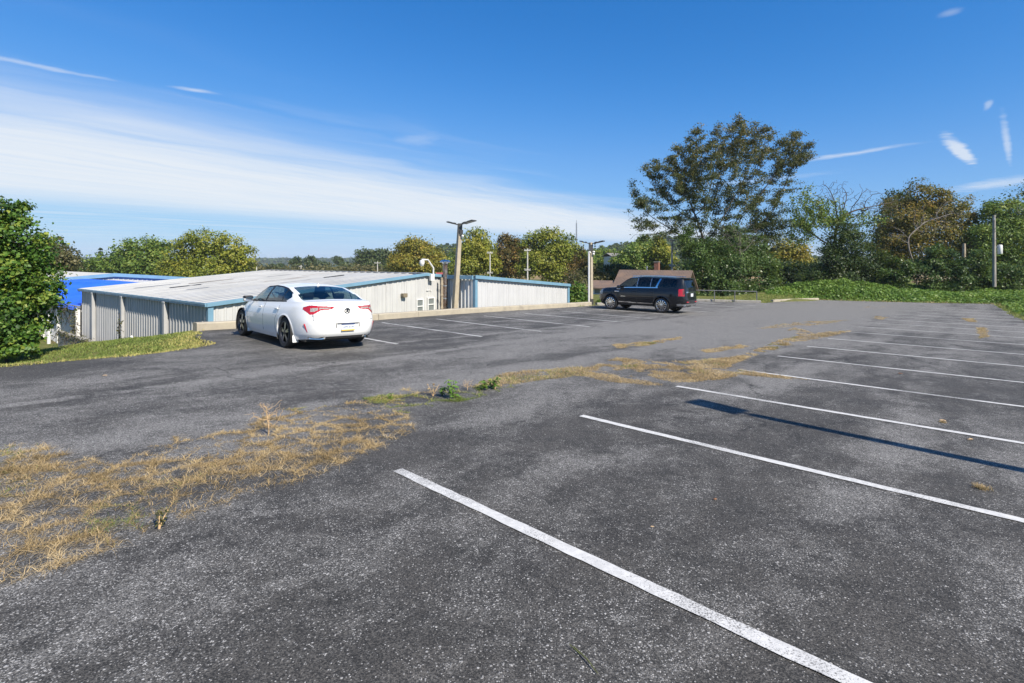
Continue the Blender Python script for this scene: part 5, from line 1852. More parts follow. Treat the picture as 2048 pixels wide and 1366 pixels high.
def tree(name, label, Y, lobes, m, leaf, nleaf, base=None, r_base=0.3, per=None, spread=0.22, mbark='bark', cat='tree', group=None, shell=(0.4, 1.0),
         zbase=None, trunk=True, attract=160, tip=0.02, tint=(0.5, 0.28), fold=False, aspect=0.62, jitter=0.62, step=None):
    nleaf = int(nleaf * 1.55); leaf *= 1.12
    lob = lobes_w(lobes, Y)
    cen = np.mean([c for c, r in lob], 0)
    bx, by = (at(base[0], Y), Y) if base else (cen[0], cen[1])
    zb = zbase if zbase is not None else gz(bx, by)
    root = empty(name, (bx, by, zb), 0, label, cat, group)
    inv = np.array([bx, by, zb])
    area = sum(r[0] * r[2] for c, r in lob)
    per = per or 60 / (area / len(lob))
    C, O, S = clumps(lob, per, shell)
    k = rng.integers(0, len(C), nleaf)
    sig = spread * S[k]
    P = C[k] + rng.normal(size=(nleaf, 3)) * sig[:, None] * np.array([1, 1, 0.75])
    ct = rng.normal(size=len(C)) * tint[1] * 0.7
    tn = np.clip(tint[0] + ct[k] + rng.normal(size=nleaf) * tint[1] * 0.6, 0, 1)
    ok = P[:, 2] > zb + 0.02
    P, tn, k2 = P[ok], tn[ok], k[ok]
    nr = unit(O[k2] + np.array([0, 0, 0.7]))
    leaves_mesh('crown', P - inv, nr, np.full(len(P), leaf), tn, MT[m], root, fold=fold, aspect=aspect, jitter=jitter)
    if trunk:
        sel = C[rng.permutation(len(C))[:attract]]
        H = max(r[2] for c, r in lob)
        ext = np.ptp(C, axis=0).max()
        st = step or max(ext / 26, 0.12)
        nodes, par = grow(np.array([bx, by, zb - 0.2]), sel, st, ext * 0.45, st * 1.4)
        branch_mesh('trunk', nodes - inv, par, tip, r_base, MT[mbark], root)
    return root


GR_MID = 'trees behind the low buildings'
GR_R = 'trees and thickets past the far end of the lot'
# ---- left
tree('vine_covered_tree', 'dense bright green leafy tree at the left edge by the lawn', 13.5,
     [(-30, 470, 75, 70), (25, 500, 62, 70), (60, 560, 50, 55), (40, 610, 55, 60), (-20, 590, 80, 100), (20, 440, 35, 40), (85, 585, 32, 40), (45, 660, 45, 38), (-40, 650, 70, 60), (20, 690, 50, 22, -0.3), (55, 690, 22, 18, -0.2), (-50, 690, 60, 30)],
     'lf_bush', 0.085, 26000, base=(20, 690), r_base=0.14, spread=0.20, tip=0.008, fold=True, tint=(0.42, 0.33), shell=(0.55, 1.0), per=70, aspect=0.75)
tree('feathery_tree', 'thin olive feathery tree behind the left leafy tree', 62, [(95, 505, 32, 30), (130, 515, 24, 28), (112, 530, 45, 22), (70, 520, 30, 30), (115, 488, 16, 14)],
     'lf_olive', 0.26, 5500, base=(110, 560), r_base=0.22, group=GR_MID, spread=0.18)
tree('dark_green_tree', 'dark green spreading tree left of the bright maple', 88, [(285, 497, 42, 20), (250, 512, 30, 20), (320, 505, 30, 22), (280, 525, 60, 24), (215, 530, 45, 20), (310, 530, 40, 22)],
     'lf_green', 0.36, 9000, base=(285, 555), r_base=0.4, group=GR_MID, tint=(0.35, 0.25))
tree('scrub_thicket', 'low dark green thicket left of the spreading dark tree', 96, [(180, 535, 30, 16), (150, 532, 30, 18), (235, 540, 30, 12), (340, 538, 40, 16)], 'lf_dark', 0.36, 4500, base=(190, 555), r_base=0.25, group=GR_MID, trunk=False, tint=(0.5, 0.25))
tree('green_maple', 'large bright green maple behind the long roof', 74, [(420, 482, 45, 26), (385, 495, 42, 26), (462, 495, 38, 26), (370, 520, 42, 24), (485, 515, 28, 28), (425, 522, 55, 22), (405, 540, 90, 16), (350, 535, 40, 18)],
     'lf_lime', 0.27, 15000, base=(416, 560), r_base=0.42, group=GR_MID, tint=(0.36, 0.25), attract=260, spread=0.17)


def conifer(name, label, px, Y, py_top, w_px, zb, m='lf_dark', group=GR_MID, n=3500):
    X = at(px, Y); top = zp(py_top, Y); h = top - zb; w = w_px * Y / 1029
    o = empty(name, (X, Y, zb), 0, label, 'tree', group)
    t = rng.random(n) ** 0.7; ly = np.floor(t * 16) / 16 + 0.02 * rng.random(n)
    rr = w * (1.02 - ly) * (0.35 + 0.65 * rng.random(n) ** 0.5); a = rng.random(n) * 6.283
    P = np.stack([rr * np.cos(a), rr * np.sin(a), h * (0.08 + 0.92 * ly) - rr * 0.28], -1)
    leaves_mesh('crown', P, np.stack([np.cos(a) * 0.4, np.sin(a) * 0.4, np.ones(n)], -1), np.full(n, 0.55), np.clip(0.4 + 0.25 * rng.normal(size=n), 0, 1), MT[m], o, aspect=0.3, jitter=0.5)
    MB().tube([(0, 0, -0.3), (0, 0, h * 0.97)], [0.25, 0.03], 7).build('trunk', MT['bark'], o, smooth=True)


conifer('conifer', 'pointed dark conifer among the trees left of the maple', 201, 110, 493, 26, -6)
# ---- middle distance
tree('gold_green_tree', 'round golden-green tree standing alone above the roof ridge', 105, [(830, 497, 34, 22), (808, 515, 28, 26), (858, 513, 28, 28), (830, 528, 50, 22), (790, 535, 16, 14), (872, 532, 14, 16)],
     'lf_gold', 0.38, 12000, base=(832, 556), r_base=0.4, group=GR_MID, tint=(0.42, 0.24))
tree('yellow_green_tree', 'tall yellow-green tree right of the leaning lamp post', 84, [(955, 482, 26, 24), (940, 505, 26, 26), (968, 508, 24, 28), (950, 530, 40, 22), (985, 530, 16, 22), (925, 535, 20, 20)],
     'lf_lime', 0.32, 10000, base=(955, 556), r_base=0.4, group=GR_MID, tint=(0.55, 0.25))
tree('brownish_tree', 'brownish turning tree between the yellow-green and the big green tree', 96, [(1012, 492, 24, 22), (1035, 500, 22, 24), (1010, 518, 28, 24), (1035, 530, 30, 22), (1000, 540, 26, 14)],
     'lf_brown', 0.36, 8500, base=(1020, 556), r_base=0.35, group=GR_MID, tint=(0.30, 0.3))
tree('big_green_tree', 'big green tree right of the pole with two crossarms', 86, [(1098, 484, 34, 26), (1068, 500, 28, 30), (1128, 502, 30, 30), (1095, 520, 50, 28), (1148, 522, 24, 26), (1062, 535, 30, 20), (1120, 545, 50, 18)],
     'lf_lime', 0.34, 15000, base=(1100, 560), r_base=0.5, group=GR_MID, tint=(0.34, 0.26))
tree('rusty_sapling', 'rust-tinged thin sapling left of the second lamp post', 60, [(1160, 520, 14, 26), (1150, 545, 22, 22), (1172, 540, 12, 24)], 'lf_brown', 0.17, 2800, base=(1158, 575), r_base=0.12, group=GR_MID, attract=220, mbark='twig', tip=0.02)
tree('leafy_shrub', 'green leafy shrub at the right end of the white wall', 38.5, [(1150, 600, 16, 16), (1165, 603, 14, 14), (1142, 590, 10, 20), (1205, 606, 14, 8), (1158, 580, 14, 16)], 'lf_bush', 0.13, 3600, base=(1152, 612), r_base=0.06, cat='shrub', tint=(0.5, 0.25), zbase=-3.0)
tree('dry_brush', 'grey-tan brush with few leaves above the green shrub', 40.5, [(1150, 560, 20, 24), (1168, 572, 14, 20), (1140, 572, 12, 22)], 'lf_olive', 0.13, 1100, base=(1150, 600), r_base=0.07, cat='shrub', attract=320, mbark='twig', tip=0.012, zbase=-2.6)
tree('backing_tree', 'mid-green tree filling the gap behind the brownish tree', 125, [(985, 518, 30, 22), (1045, 515, 34, 24), (1010, 535, 60, 18)], 'lf_green', 0.45, 6000, base=(1010, 556), r_base=0.4, group=GR_MID, tint=(0.4, 0.28))
tree('backing_tree', 'mid-green tree filling the gap behind the leaning lamp post', 130, [(905, 525, 24, 16), (880, 535, 30, 14), (930, 515, 22, 22)], 'lf_green', 0.45, 4500, base=(905, 556), r_base=0.4, group=GR_MID, tint=(0.4, 0.28))
tree('backing_tree', 'mid-green trees between the big green tree and the far pines', 125, [(1165, 525, 30, 18), (1205, 535, 36, 16), (1140, 530, 30, 20)], 'lf_green', 0.45, 5000, base=(1170, 560), r_base=0.4, group=GR_MID, tint=(0.4, 0.28))
# hillside trees between the second lamp and the big locust
for i, (lb, lab, Y, m, n, lf) in enumerate((
        ([(1270, 515, 36, 26), (1245, 528, 28, 20), (1285, 535, 34, 20)], 'grey-green round tree above the brown roof', 92, 'lf_green', 6500, 0.36),
        ([(1240, 545, 30, 18), (1215, 550, 24, 16), (1262, 552, 24, 12)], 'dark rounded tree left of the brown roof', 66, 'lf_dark', 5200, 0.27),
        ([(1290, 488, 20, 18), (1275, 500, 18, 16), (1303, 500, 16, 18)], 'tall green tree with a ragged top left of the house pole', 110, 'lf_green', 4200, 0.4),
        ([(1318, 484, 12, 16), (1322, 502, 20, 18), (1330, 520, 20, 20)], 'slim green tree just left of the house pole', 90, 'lf_lime', 4200, 0.32),
        ([(1210, 515, 26, 16), (1195, 530, 26, 16), (1225, 522, 20, 12)], 'pale green trees behind the second lamp post', 130, 'lf_green', 4500, 0.5),
        ([(1320, 538, 14, 10), (1335, 545, 14, 14)], 'yellowing shrub beside the brick chimney', 62, 'lf_gold', 2200, 0.24),
        ([(1185, 555, 26, 22), (1175, 575, 18, 14)], 'olive scrub behind the second lamp post', 58, 'lf_olive', 3600, 0.23))):
    tree('hillside_tree', lab, Y, lb, m, lf, n, base=(lb[0][0], 570), r_base=0.3, group=GR_MID, tint=(0.45, 0.28), attract=90)
for px, Y, pt, w, lab in ((1167, 200, 487, 5, 'leftmost tall far pine by the radio mast'), (1190, 200, 484, 7, 'tall far pine just right of the second lamp post'), (1204, 210, 490, 5, 'small far pine right of the second lamp post')):
    conifer('far_pine', lab, px, Y, pt, w, -6, 'lf_far', 'far pines', 1500)
for px, py, rx, ry, Y, lab in ((592, 526, 12, 12, 260, 'leftmost of the small round far trees on the plain'), (622, 526, 13, 13, 260, 'middle of the small far trees on the plain'), (643, 532, 14, 9, 265, 'low far tree right of the small pair'),
                               (677, 520, 9, 8, 300, 'lone round far tree on the horizon line'), (555, 535, 16, 8, 250, 'low far bush near the right edge of the maple')):
    tree('far_tree', lab, Y, [(px, py, rx, ry), (px + rx * 0.4, py + ry * 0.6, rx * 0.7, ry * 0.6)], 'lf_far', 0.9, 1300, base=(px, 545), r_base=0.4, group='small far trees', attract=25, tint=(0.4, 0.25))
tree('knoll_trees', 'wooded knoll with mixed trees left of the golden tree', 225, [(735, 508, 22, 9), (722, 517, 14, 9), (765, 512, 22, 14), (785, 520, 18, 16), (750, 525, 40, 12), (700, 535, 30, 8), (770, 538, 40, 9)], 'lf_far', 0.9, 6500, base=(750, 540), r_base=0.5, group=GR_MID, trunk=False, tint=(0.6, 0.3))
tree('scrub_thicket', 'low brushy scrub beyond the roof ridge below the knoll', 150, [(640, 545, 60, 8), (720, 545, 50, 9), (560, 545, 50, 9), (780, 545, 40, 10), (500, 540, 40, 12), (880, 542, 40, 12)], 'lf_olive', 0.6, 7000, base=(650, 550), r_base=0.3, group=GR_MID, trunk=False, tint=(0.6, 0.3))

# ---- right: past the far end of the lot
LY_ = 54.0
big_l = [(1440, 335, 95, 70), (1345, 355, 75, 48), (1530, 300, 78, 50), (1470, 270, 70, 38), (1590, 298, 42, 26), (1300, 400, 50, 34), (1280, 445, 32, 20), (1410, 420, 80, 48), (1500, 400, 70, 50), (1540, 440, 45, 50), (1395, 290, 55, 38), (1360, 460, 45, 34), (1560, 370, 50, 30), (1450, 470, 60, 30), (1520, 480, 46, 36), (1395, 480, 30, 24), (1290, 470, 36, 20), (1330, 430, 46, 28), (1575, 330, 46, 26)]
lob = lobes_w(big_l, LY_)
bx, by = at(1412, LY_), LY_; zb = gz(bx, by)
loc_root = empty('locust_tree', (bx, by, zb), 0, 'tall wide-crowned olive-brown tree with dark limbs rising from the ivy', 'tree', GR_R)
C, O, S = clumps(lob, 17, (0.0, 1.02))
ok = C[:, 2] > zp(515, LY_)
C = C[ok]
inv = np.array([bx, by, zb])
forkz = zp(505, LY_)
start = [(bx + 0.0, by, z_) for z_ in np.linspace(zb, forkz, 8)[1:]]
nodes, par = grow((bx, by, zb - 0.3), C, 0.34, 4.2, 0.55, 160, start)
_, rad, w = branch_mesh('trunk', nodes - inv, par, 0.010, 0.32, MT['bark'], loc_root, power=2.1)
tips = np.where(w <= 7)[0]
nl = 150000
ti = tips[rng.integers(0, len(tips), nl)]
pa = nodes[par[ti]]; tt = rng.random(nl)[:, None]
P = nodes[ti] * tt + pa * (1 - tt) + rng.normal(size=(nl, 3)) * np.array([0.27, 0.27, 0.17]) + np.array([0, 0, -0.05])
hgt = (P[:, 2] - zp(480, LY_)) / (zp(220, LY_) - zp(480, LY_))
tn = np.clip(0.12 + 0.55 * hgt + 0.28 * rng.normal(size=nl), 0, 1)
keep = (0.6 * hash_noise(P[:, 0] + 0.4 * P[:, 1], P[:, 2] * 1.6, 1.25, 61) + 0.4 * hash_noise(P[:, 1] - 0.5 * P[:, 0], P[:, 2] * 1.7, 0.7, 62)) > 0.42
P, tn = P[keep], tn[keep]; nl = len(P)
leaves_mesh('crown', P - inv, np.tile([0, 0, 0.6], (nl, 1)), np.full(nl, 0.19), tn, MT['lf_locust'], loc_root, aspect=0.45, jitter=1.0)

tree('ivy_thicket', 'tall ivy-smothered thicket under the wide-crowned tree', 50, [(1385, 520, 26, 50), (1420, 545, 40, 45, -0.5), (1465, 535, 45, 55), (1510, 545, 40, 48), (1545, 570, 30, 30, -0.5), (1400, 575, 34, 30, -1), (1460, 585, 55, 22, -1), (1380, 480, 18, 30, 1), (1500, 495, 34, 34, 1), (1425, 500, 36, 36, 1), (1465, 478, 34, 30, 1)],
     'lf_ivy', 0.17, 36000, base=(1450, 600), r_base=0.2, group=GR_R, cat='thicket', trunk=False, tint=(0.45, 0.3), per=9, spread=0.2)


def bare_shrub(name, label, px, Y, py_c, rx, ry, base_py, m='twig', n=420, tip=0.008, rb=0.05, cat='shrub', group=GR_R, lobes=None, kill=None, leaves=None):
    lob = lobes_w(lobes or [(px, py_c, rx, ry)], Y)
    X = at(px, Y); z0 = zp(base_py, Y)
    o = empty(name, (X, Y, z0), 0, label, cat, group)
    C, O, S = clumps(lob, n / len(lob) / max(1e-3, np.mean([(r[0] * r[2] + r[0] * r[1] + r[1] * r[2]) / 3 for c, r in lob])), (0.1, 1.0))
    ext = np.ptp(C, axis=0).max()
    nodes, par = grow((X, Y, z0), C, ext / 34, ext * 0.5, ext / 40, 140)
    inv = np.array([X, Y, z0])
    branch_mesh('branches', nodes - inv, par, tip, rb, MT[m], o, power=2.3)
    if leaves:
        mt, cnt, sz, lobs = leaves
        ll = lobes_w(lobs, Y)
        nn = []
        for c, r in ll:
            nn.append(nodes[(((nodes - c) / r) ** 2).sum(1) < 1.1])
        nn = np.concatenate(nn)
        if len(nn):
            k = rng.integers(0, len(nn), cnt)
            P = nn[k] + rng.normal(size=(cnt, 3)) * 0.22
            leaves_mesh('foliage', P - inv, np.tile([0, 0, 0.5], (cnt, 1)), np.full(cnt, sz), np.clip(0.45 + 0.25 * rng.normal(size=cnt), 0, 1), MT[mt], o)
    return o


bare_shrub('dead_brush', 'grey leafless brush against the ivy below the wide-crowned tree', 1480, 49, 472, 48, 34, 520, n=520)
bare_shrub('bare_tree', 'half-bare tree with dark limbs growing out of the ivy mound', 1690, 53, 430, 0, 0, 570, 'bark', 700, 0.014, 0.34, 'tree',
           lobes=[(1640, 415, 62, 42), (1705, 410, 60, 46), (1760, 420, 46, 40), (1600, 455, 34, 40), (1665, 375, 30, 18), (1790, 400, 20, 20)],
           leaves=('lf_green', 8500, 0.2, [(1610, 430, 44, 48), (1650, 440, 40, 40), (1690, 455, 30, 30), (1590, 470, 30, 30), (1725, 440, 40, 16), (1625, 390, 20, 20)]))
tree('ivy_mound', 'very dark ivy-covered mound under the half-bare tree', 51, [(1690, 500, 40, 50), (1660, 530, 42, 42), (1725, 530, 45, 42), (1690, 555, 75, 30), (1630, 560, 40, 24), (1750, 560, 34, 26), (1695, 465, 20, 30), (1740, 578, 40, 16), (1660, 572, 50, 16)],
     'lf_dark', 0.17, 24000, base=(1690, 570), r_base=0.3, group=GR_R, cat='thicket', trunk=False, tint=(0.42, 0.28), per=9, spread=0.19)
tree('rust_tree', 'rust-and-gold turning tree with pale limbs behind the ivy', 60, [(1848, 395, 40, 38), (1810, 430, 44, 44), (1890, 420, 46, 40), (1850, 460, 70, 40), (1925, 440, 26, 30), (1790, 480, 40, 34), (1900, 490, 46, 30), (1840, 510, 60, 26)],
     'lf_orange', 0.22, 20000, base=(1850, 570), r_base=0.3, group=GR_R, mbark='bark_pale', tint=(0.42, 0.3), attract=260, spread=0.16)
tree('dark_crown_tree', 'dark green tree behind the left shoulder of the rust tree', 66, [(1795, 400, 24, 22), (1780, 440, 30, 40), (1775, 490, 34, 34), (1770, 530, 40, 30)], 'lf_dark', 0.26, 7500, base=(1790, 570), r_base=0.3, group=GR_R)
bare_shrub('bare_limbed_tree', 'bare grey-limbed tree leaning out of the ivy below the rust tree', 1833, 52.5, 470, 0, 0, 572, 'twig', 200, 0.010, 0.13, 'tree',
           lobes=[(1790, 465, 26, 24), (1850, 440, 24, 40), (1900, 430, 26, 34)])
tree('right_edge_tree', 'broad green tree behind the transformer pole at the right edge', 58, [(1990, 420, 26, 22), (2028, 425, 30, 30), (2005, 465, 44, 34), (1965, 475, 30, 30), (2045, 490, 44, 50), (1985, 510, 46, 30), (2030, 545, 50, 34)],
     'lf_green', 0.22, 19000, base=(2010, 575), r_base=0.3, group=GR_R, tint=(0.30, 0.30), attract=160)
tree('ivy_hedge', 'long ivy-draped hedge at the foot of the rust tree', 49, [(1780, 560, 26, 26), (1800, 545, 24, 30), (1860, 540, 40, 32), (1895, 555, 34, 28), (1930, 545, 34, 28), (1965, 555, 34, 28), (2000, 560, 40, 30), (1880, 515, 30, 26), (1950, 525, 34, 22), (2040, 560, 40, 36), (1790, 578, 30, 18), (1840, 575, 36, 20), (1900, 578, 40, 18), (1960, 578, 40, 18), (2020, 582, 44, 18)],
     'lf_ivy', 0.17, 32000, base=(1900, 580), r_base=0.2, group=GR_R, cat='thicket', trunk=False, tint=(0.38, 0.28), per=9, spread=0.19)
tree('yellowing_tree', 'small yellowing tree in the gap beyond the ivy', 72, [(1575, 500, 30, 26), (1600, 510, 22, 22), (1555, 515, 22, 20), (1590, 530, 40, 20)], 'lf_gold', 0.28, 5200, base=(1578, 560), r_base=0.25, group=GR_R, tint=(0.35, 0.28))
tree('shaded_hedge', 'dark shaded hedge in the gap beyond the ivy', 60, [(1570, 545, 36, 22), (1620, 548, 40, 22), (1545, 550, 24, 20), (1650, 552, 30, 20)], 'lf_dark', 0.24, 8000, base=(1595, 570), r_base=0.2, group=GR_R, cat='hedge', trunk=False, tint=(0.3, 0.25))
bare_shrub('bare_twig_tree', 'leafless twiggy tree reaching in at the right edge', 2075, 44, 400, 34, 60, 560, 'twig', 220, 0.008, 0.08, 'tree')
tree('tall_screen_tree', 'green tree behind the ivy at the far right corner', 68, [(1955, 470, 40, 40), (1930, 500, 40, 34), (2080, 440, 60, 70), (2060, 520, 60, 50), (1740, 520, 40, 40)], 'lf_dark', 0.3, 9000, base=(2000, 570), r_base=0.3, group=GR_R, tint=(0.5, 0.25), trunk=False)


# far wooded hills: a mass nobody could count
def far_forest(name, label, x0, x1, y0, y1, n, size, m, cond=None):
    X = rng.uniform(x0, x1, n); Yv = rng.uniform(y0, y1, n)
    Z = terrain(X, Yv)
    if cond is not None:
        k = cond(X, Yv, Z); X, Yv, Z = X[k], Yv[k], Z[k]
    n = len(X); m_ = 14
    hh = size * (1.0 + 0.8 * rng.random(n))
    d = unit(rng.normal(size=(n, m_, 3))); d[..., 2] = np.abs(d[..., 2])
    P = np.stack([X, Yv, Z], -1)[:, None] + d * np.stack([hh * 0.8, hh * 0.8, hh * 1.5], -1)[:, None]
    tn = np.clip(np.repeat(0.45 + 0.28 * rng.normal(size=n), m_) + 0.1 * rng.normal(size=n * m_), 0, 1)
    o = leaves_mesh(name, P.reshape(-1, 3), d.reshape(-1, 3) + np.array([0, 0, 0.4]), np.repeat(hh * 0.9, m_), tn, MT[m], None, aspect=0.85, jitter=0.5)
    tag(o, label, 'forest', kind='stuff')


far_forest('hill_forest', 'wooded hillside behind the golden tree and the hillside houses', -260, 420, 340, 600, 5200, 2.6, 'lf_far', lambda x, y, z: z > -2.0)
far_forest('distant_forest', 'distant wooded ridge along the horizon', -1900, 1500, 1250, 1700, 7000, 4.5, 'lf_far')

# ------------------------------------------------------------------ ground cover, lawn and the dry grass in the cracked asphalt
def blades(name, x, y, z, h, w, lean, tint, m, curl=0.5):
    """bent grass blades: two segments tapering to a point"""
    n = len(x)
    a = rng.random(n) * 6.283
    dx, dy = np.cos(a), np.sin(a)
    la = rng.random(n) * 6.283
    ln = lean * (0.3 + rng.random(n))
    p0 = np.stack([x, y, z], -1); side = np.stack([dx, dy, np.zeros(n)], -1) * (w / 2)[:, None]
    lv = np.stack([np.cos(la), np.sin(la), np.zeros(n)], -1)
    hz = np.array([0, 0, 1.0])
    p1 = p0 + lv * (h * ln * 0.4)[:, None] + hz * (h * 0.6 * np.clip(1 - 0.3 * ln, 0.15, 1))[:, None]
    p2 = p0 + lv * (h * ln)[:, None] + hz * (h * np.clip(1 - curl * ln, 0.08, 1))[:, None]
    v = np.stack([p0 - side, p0 + side, p1 + side * 0.7, p1 - side * 0.7, p2], 1).reshape(-1, 3)
    b = (np.arange(n) * 5)[:, None]
    f = np.concatenate([b + [[0, 1, 2]], b + [[0, 2, 3]], b + [[3, 2, 4]]], 1).reshape(-1, 3)
    return np_mesh(name, v, f, 3, m, None, np.repeat(tint, 5))


def in_poly(P, Q, poly):
    inside = np.zeros(P.shape, bool); n = len(poly)
    for i in range(n):
        ax, ay = poly[i]; bx, by = poly[(i + 1) % n]
        inside ^= ((ay > Q) != (by > Q)) & (P < (bx - ax) * (Q - ay) / ((by - ay) + 1e-12) + ax)
    return inside


# lawn bank on the left
n = 170000
Pq = rng.uniform(-10, 6.5, n); Qq = 12.6 + 26 * rng.random(n) ** 1.7
d = lot_dist(Pq, Qq)
edge = 0.25 * hash_noise(Pq, Qq, 0.5, 31)
X = Pq * LX - Qq * LY; Yv = Pq * LY + Qq * LX
k = (d > -0.12 + edge - 0.12) & (X > -1.1 * Yv - 1) & (((Pq < 5.6) | (Qq < 20)))
X, Yv, d, Pq, Qq = X[k], Yv[k], d[k], Pq[k], Qq[k]
dry = np.clip(1.1 - d / 0.9, 0, 1) * 0.55 + 0.5 * (hash_noise(X, Yv, 0.8, 33) - 0.42) + 0.35 * (hash_noise(X, Yv, 0.22, 34) - 0.5)
tn = np.clip(0.32 + dry + 0.16 * rng.normal(size=len(X)), 0, 1)
Zg = np.where(d > 0, terrain(X, Yv), zlot(Pq, Qq))
lawn = blades('lawn', X, Yv, Zg - 0.005, 0.045 + 0.05 * rng.random(len(X)), np.full(len(X), 0.011) * (1 + Yv / 18), 0.8, tn, MT['lf_lawn'])
tag(lawn, 'mown green and straw grass on the bank left of the driveway', 'grass', kind='stuff')

# grass by the island, mound and right verge
n = 90000
Pq = rng.uniform(26, 60, n); Qq = rng.uniform(-6, 21, n)
d = lot_dist(Pq, Qq)
k = (d > -0.15 + 0.3 * hash_noise(Pq, Qq, 0.7, 35) - 0.1) & (d < np.where(Qq > 11, 3.4, np.where(Pq > 45, 0.5, 1.6)))
Pq, Qq, d = Pq[k], Qq[k], d[k]
X = Pq * LX - Qq * LY; Yv = Pq * LY + Qq * LX
tn = np.clip(0.45 + 0.4 * (hash_noise(X, Yv, 1.2, 36) - 0.4) + 0.15 * rng.normal(size=len(X)), 0, 1)
verge = blades('verge_grass', X, Yv, np.where(d > 0, terrain(X, Yv), zlot(Pq, Qq)), 0.08 + 0.10 * rng.random(len(X)), np.full(len(X), 0.03), 0.8, tn, MT['lf_lawn'])
tag(verge, 'patchy grass along the far kerbs and the right verge', 'grass', kind='stuff')


# vine bank at the far end
def vine_top(X, Yv):
    P, Q = X * LX + Yv * LY, -X * LY + Yv * LX
    d = lot_dist(P, Q)
    hgt = sstep(0.2, 2.2, d) * (0.75 + 0.7 * hash_noise(X, Yv, 2.4, 41) + 0.7 * (hash_noise(X, Yv, 0.7, 42) - 0.25))
    hgt = 0.62 * hgt * (0.5 + 0.5 * sstep(3.5, 10.5, Q)) * (1 - 0.75 * np.exp(-((Q - 7.6) / 0.9) ** 2 - (d / 3.0) ** 2))
    hgt = hgt * sstep(0.46, 0.62, X / np.maximum(Yv, 1))
    return terrain(X, Yv) + hgt * np.where(Q > 12.5, sstep(2.6, 5.0, d), 1), d, P, Q


n = 260000
Pq = rng.uniform(38, 66, n); Qq = rng.uniform(-13, 20, n)
X = Pq * LX - Qq * LY; Yv = Pq * LY + Qq * LX
Zt, d, P_, Q_ = vine_top(X, Yv)
k = (d > 0.15 + 0.5 * hash_noise(X, Yv, 1.0, 43)) & (d < 14) & (Yv < 60) & (np.where(Q_ > 12.5, d > 2.7, True)) & (X < Yv * 1.15) & (X > Yv * (0.47 + 0.05 * hash_noise(X, Yv, 1.5, 47)))
X, Yv, Zt, d = X[k], Yv[k], Zt[k], d[k]
nn_ = len(X)
dep = rng.random(nn_) ** 2 * 0.3
tn = np.clip(0.45 + 0.5 * (hash_noise(X, Yv, 1.6, 44) - 0.5) + 0.18 * rng.normal(size=nn_), 0, 1)
vb = leaves_mesh('vine_bank', np.stack([X, Yv, Zt - dep * sstep(0.6, 2, d) + 0.05 * rng.normal(size=nn_)], -1), np.tile([0, -0.25, 1.0], (nn_, 1)), np.full(nn_, 0.17), tn, MT['lf_vine'], None, aspect=0.8, jitter=0.8)
tag(vb, 'bright green vines blanketing the bank past the far end of the lot', 'vines', kind='stuff')
n = 9000
Pq = rng.uniform(40, 56, n); Qq = rng.uniform(0, 12.5, n)
d = lot_dist(Pq, Qq)
k = (np.abs(d - 0.25) < 0.5 * hash_noise(Pq, Qq, 0.9, 46))
Pq, Qq, d = Pq[k], Qq[k], d[k]
X = Pq * LX - Qq * LY; Yv = Pq * LY + Qq * LX
tan = blades('dead_edge_grass', X, Yv, zlot(Pq, Qq), 0.08 + 0.14 * rng.random(len(X)), np.full(len(X), 0.03), 0.9, np.clip(0.4 + 0.25 * rng.normal(size=len(X)), 0, 1), MT['lf_dry'])
tag(tan, 'dead tan grass along the foot of the vine bank', 'grass', kind='stuff')

# ---- dry grass: follows the cracks of the asphalt
def crack_dist(P, Q, s, seed):
    """F2-F1 of a jittered cell pattern: small on the cracks"""
    x = P / s; y = Q / s
    xi = np.floor(x); yi = np.floor(y)
    f1 = np.full(P.shape, 9.0); f2 = np.full(P.shape, 9.0)
    for a in (-1, 0, 1):
        for b in (-1, 0, 1):
            cx_, cy_ = xi + a, yi + b
            h1 = np.sin(cx_ * 127.1 + cy_ * 311.7 + seed) * 43758.5453; h1 -= np.floor(h1)
            h2 = np.sin(cx_ * 269.5 + cy_ * 183.3 + seed) * 43758.5453; h2 -= np.floor(h2)
            dd = np.hypot(x - cx_ - h1, y - cy_ - h2)
            f2 = np.minimum(f2, np.maximum(f1, dd)); f1 = np.minimum(f1, dd)
    return (f2 - f1) * s


def bp(px, py):
    """lot position (P, Q) seen at a picture point"""
    r = np.array([(px - 1024) / 1029, 1.0]); dy = (py - 522) / 1029
    p1 = r[0] * LX + r[1] * LY; q1 = -r[0] * LY + r[1] * LX
    A = (G11 * p1 * p1 + G12 * p1 * q1 + G22 * q1 * q1) / K; B = A1 * p1 + A2 * q1 - dy
    D = B * B - 4 * A * EYE
    Yq = (-B - math.sqrt(max(D, 0))) / (2 * A)
    if Yq < 0: Yq = (-B + math.sqrt(max(D, 0))) / (2 * A)
    return p1 * Yq, q1 * Yq


def poly_px(pts): return [bp(*p) for p in pts]


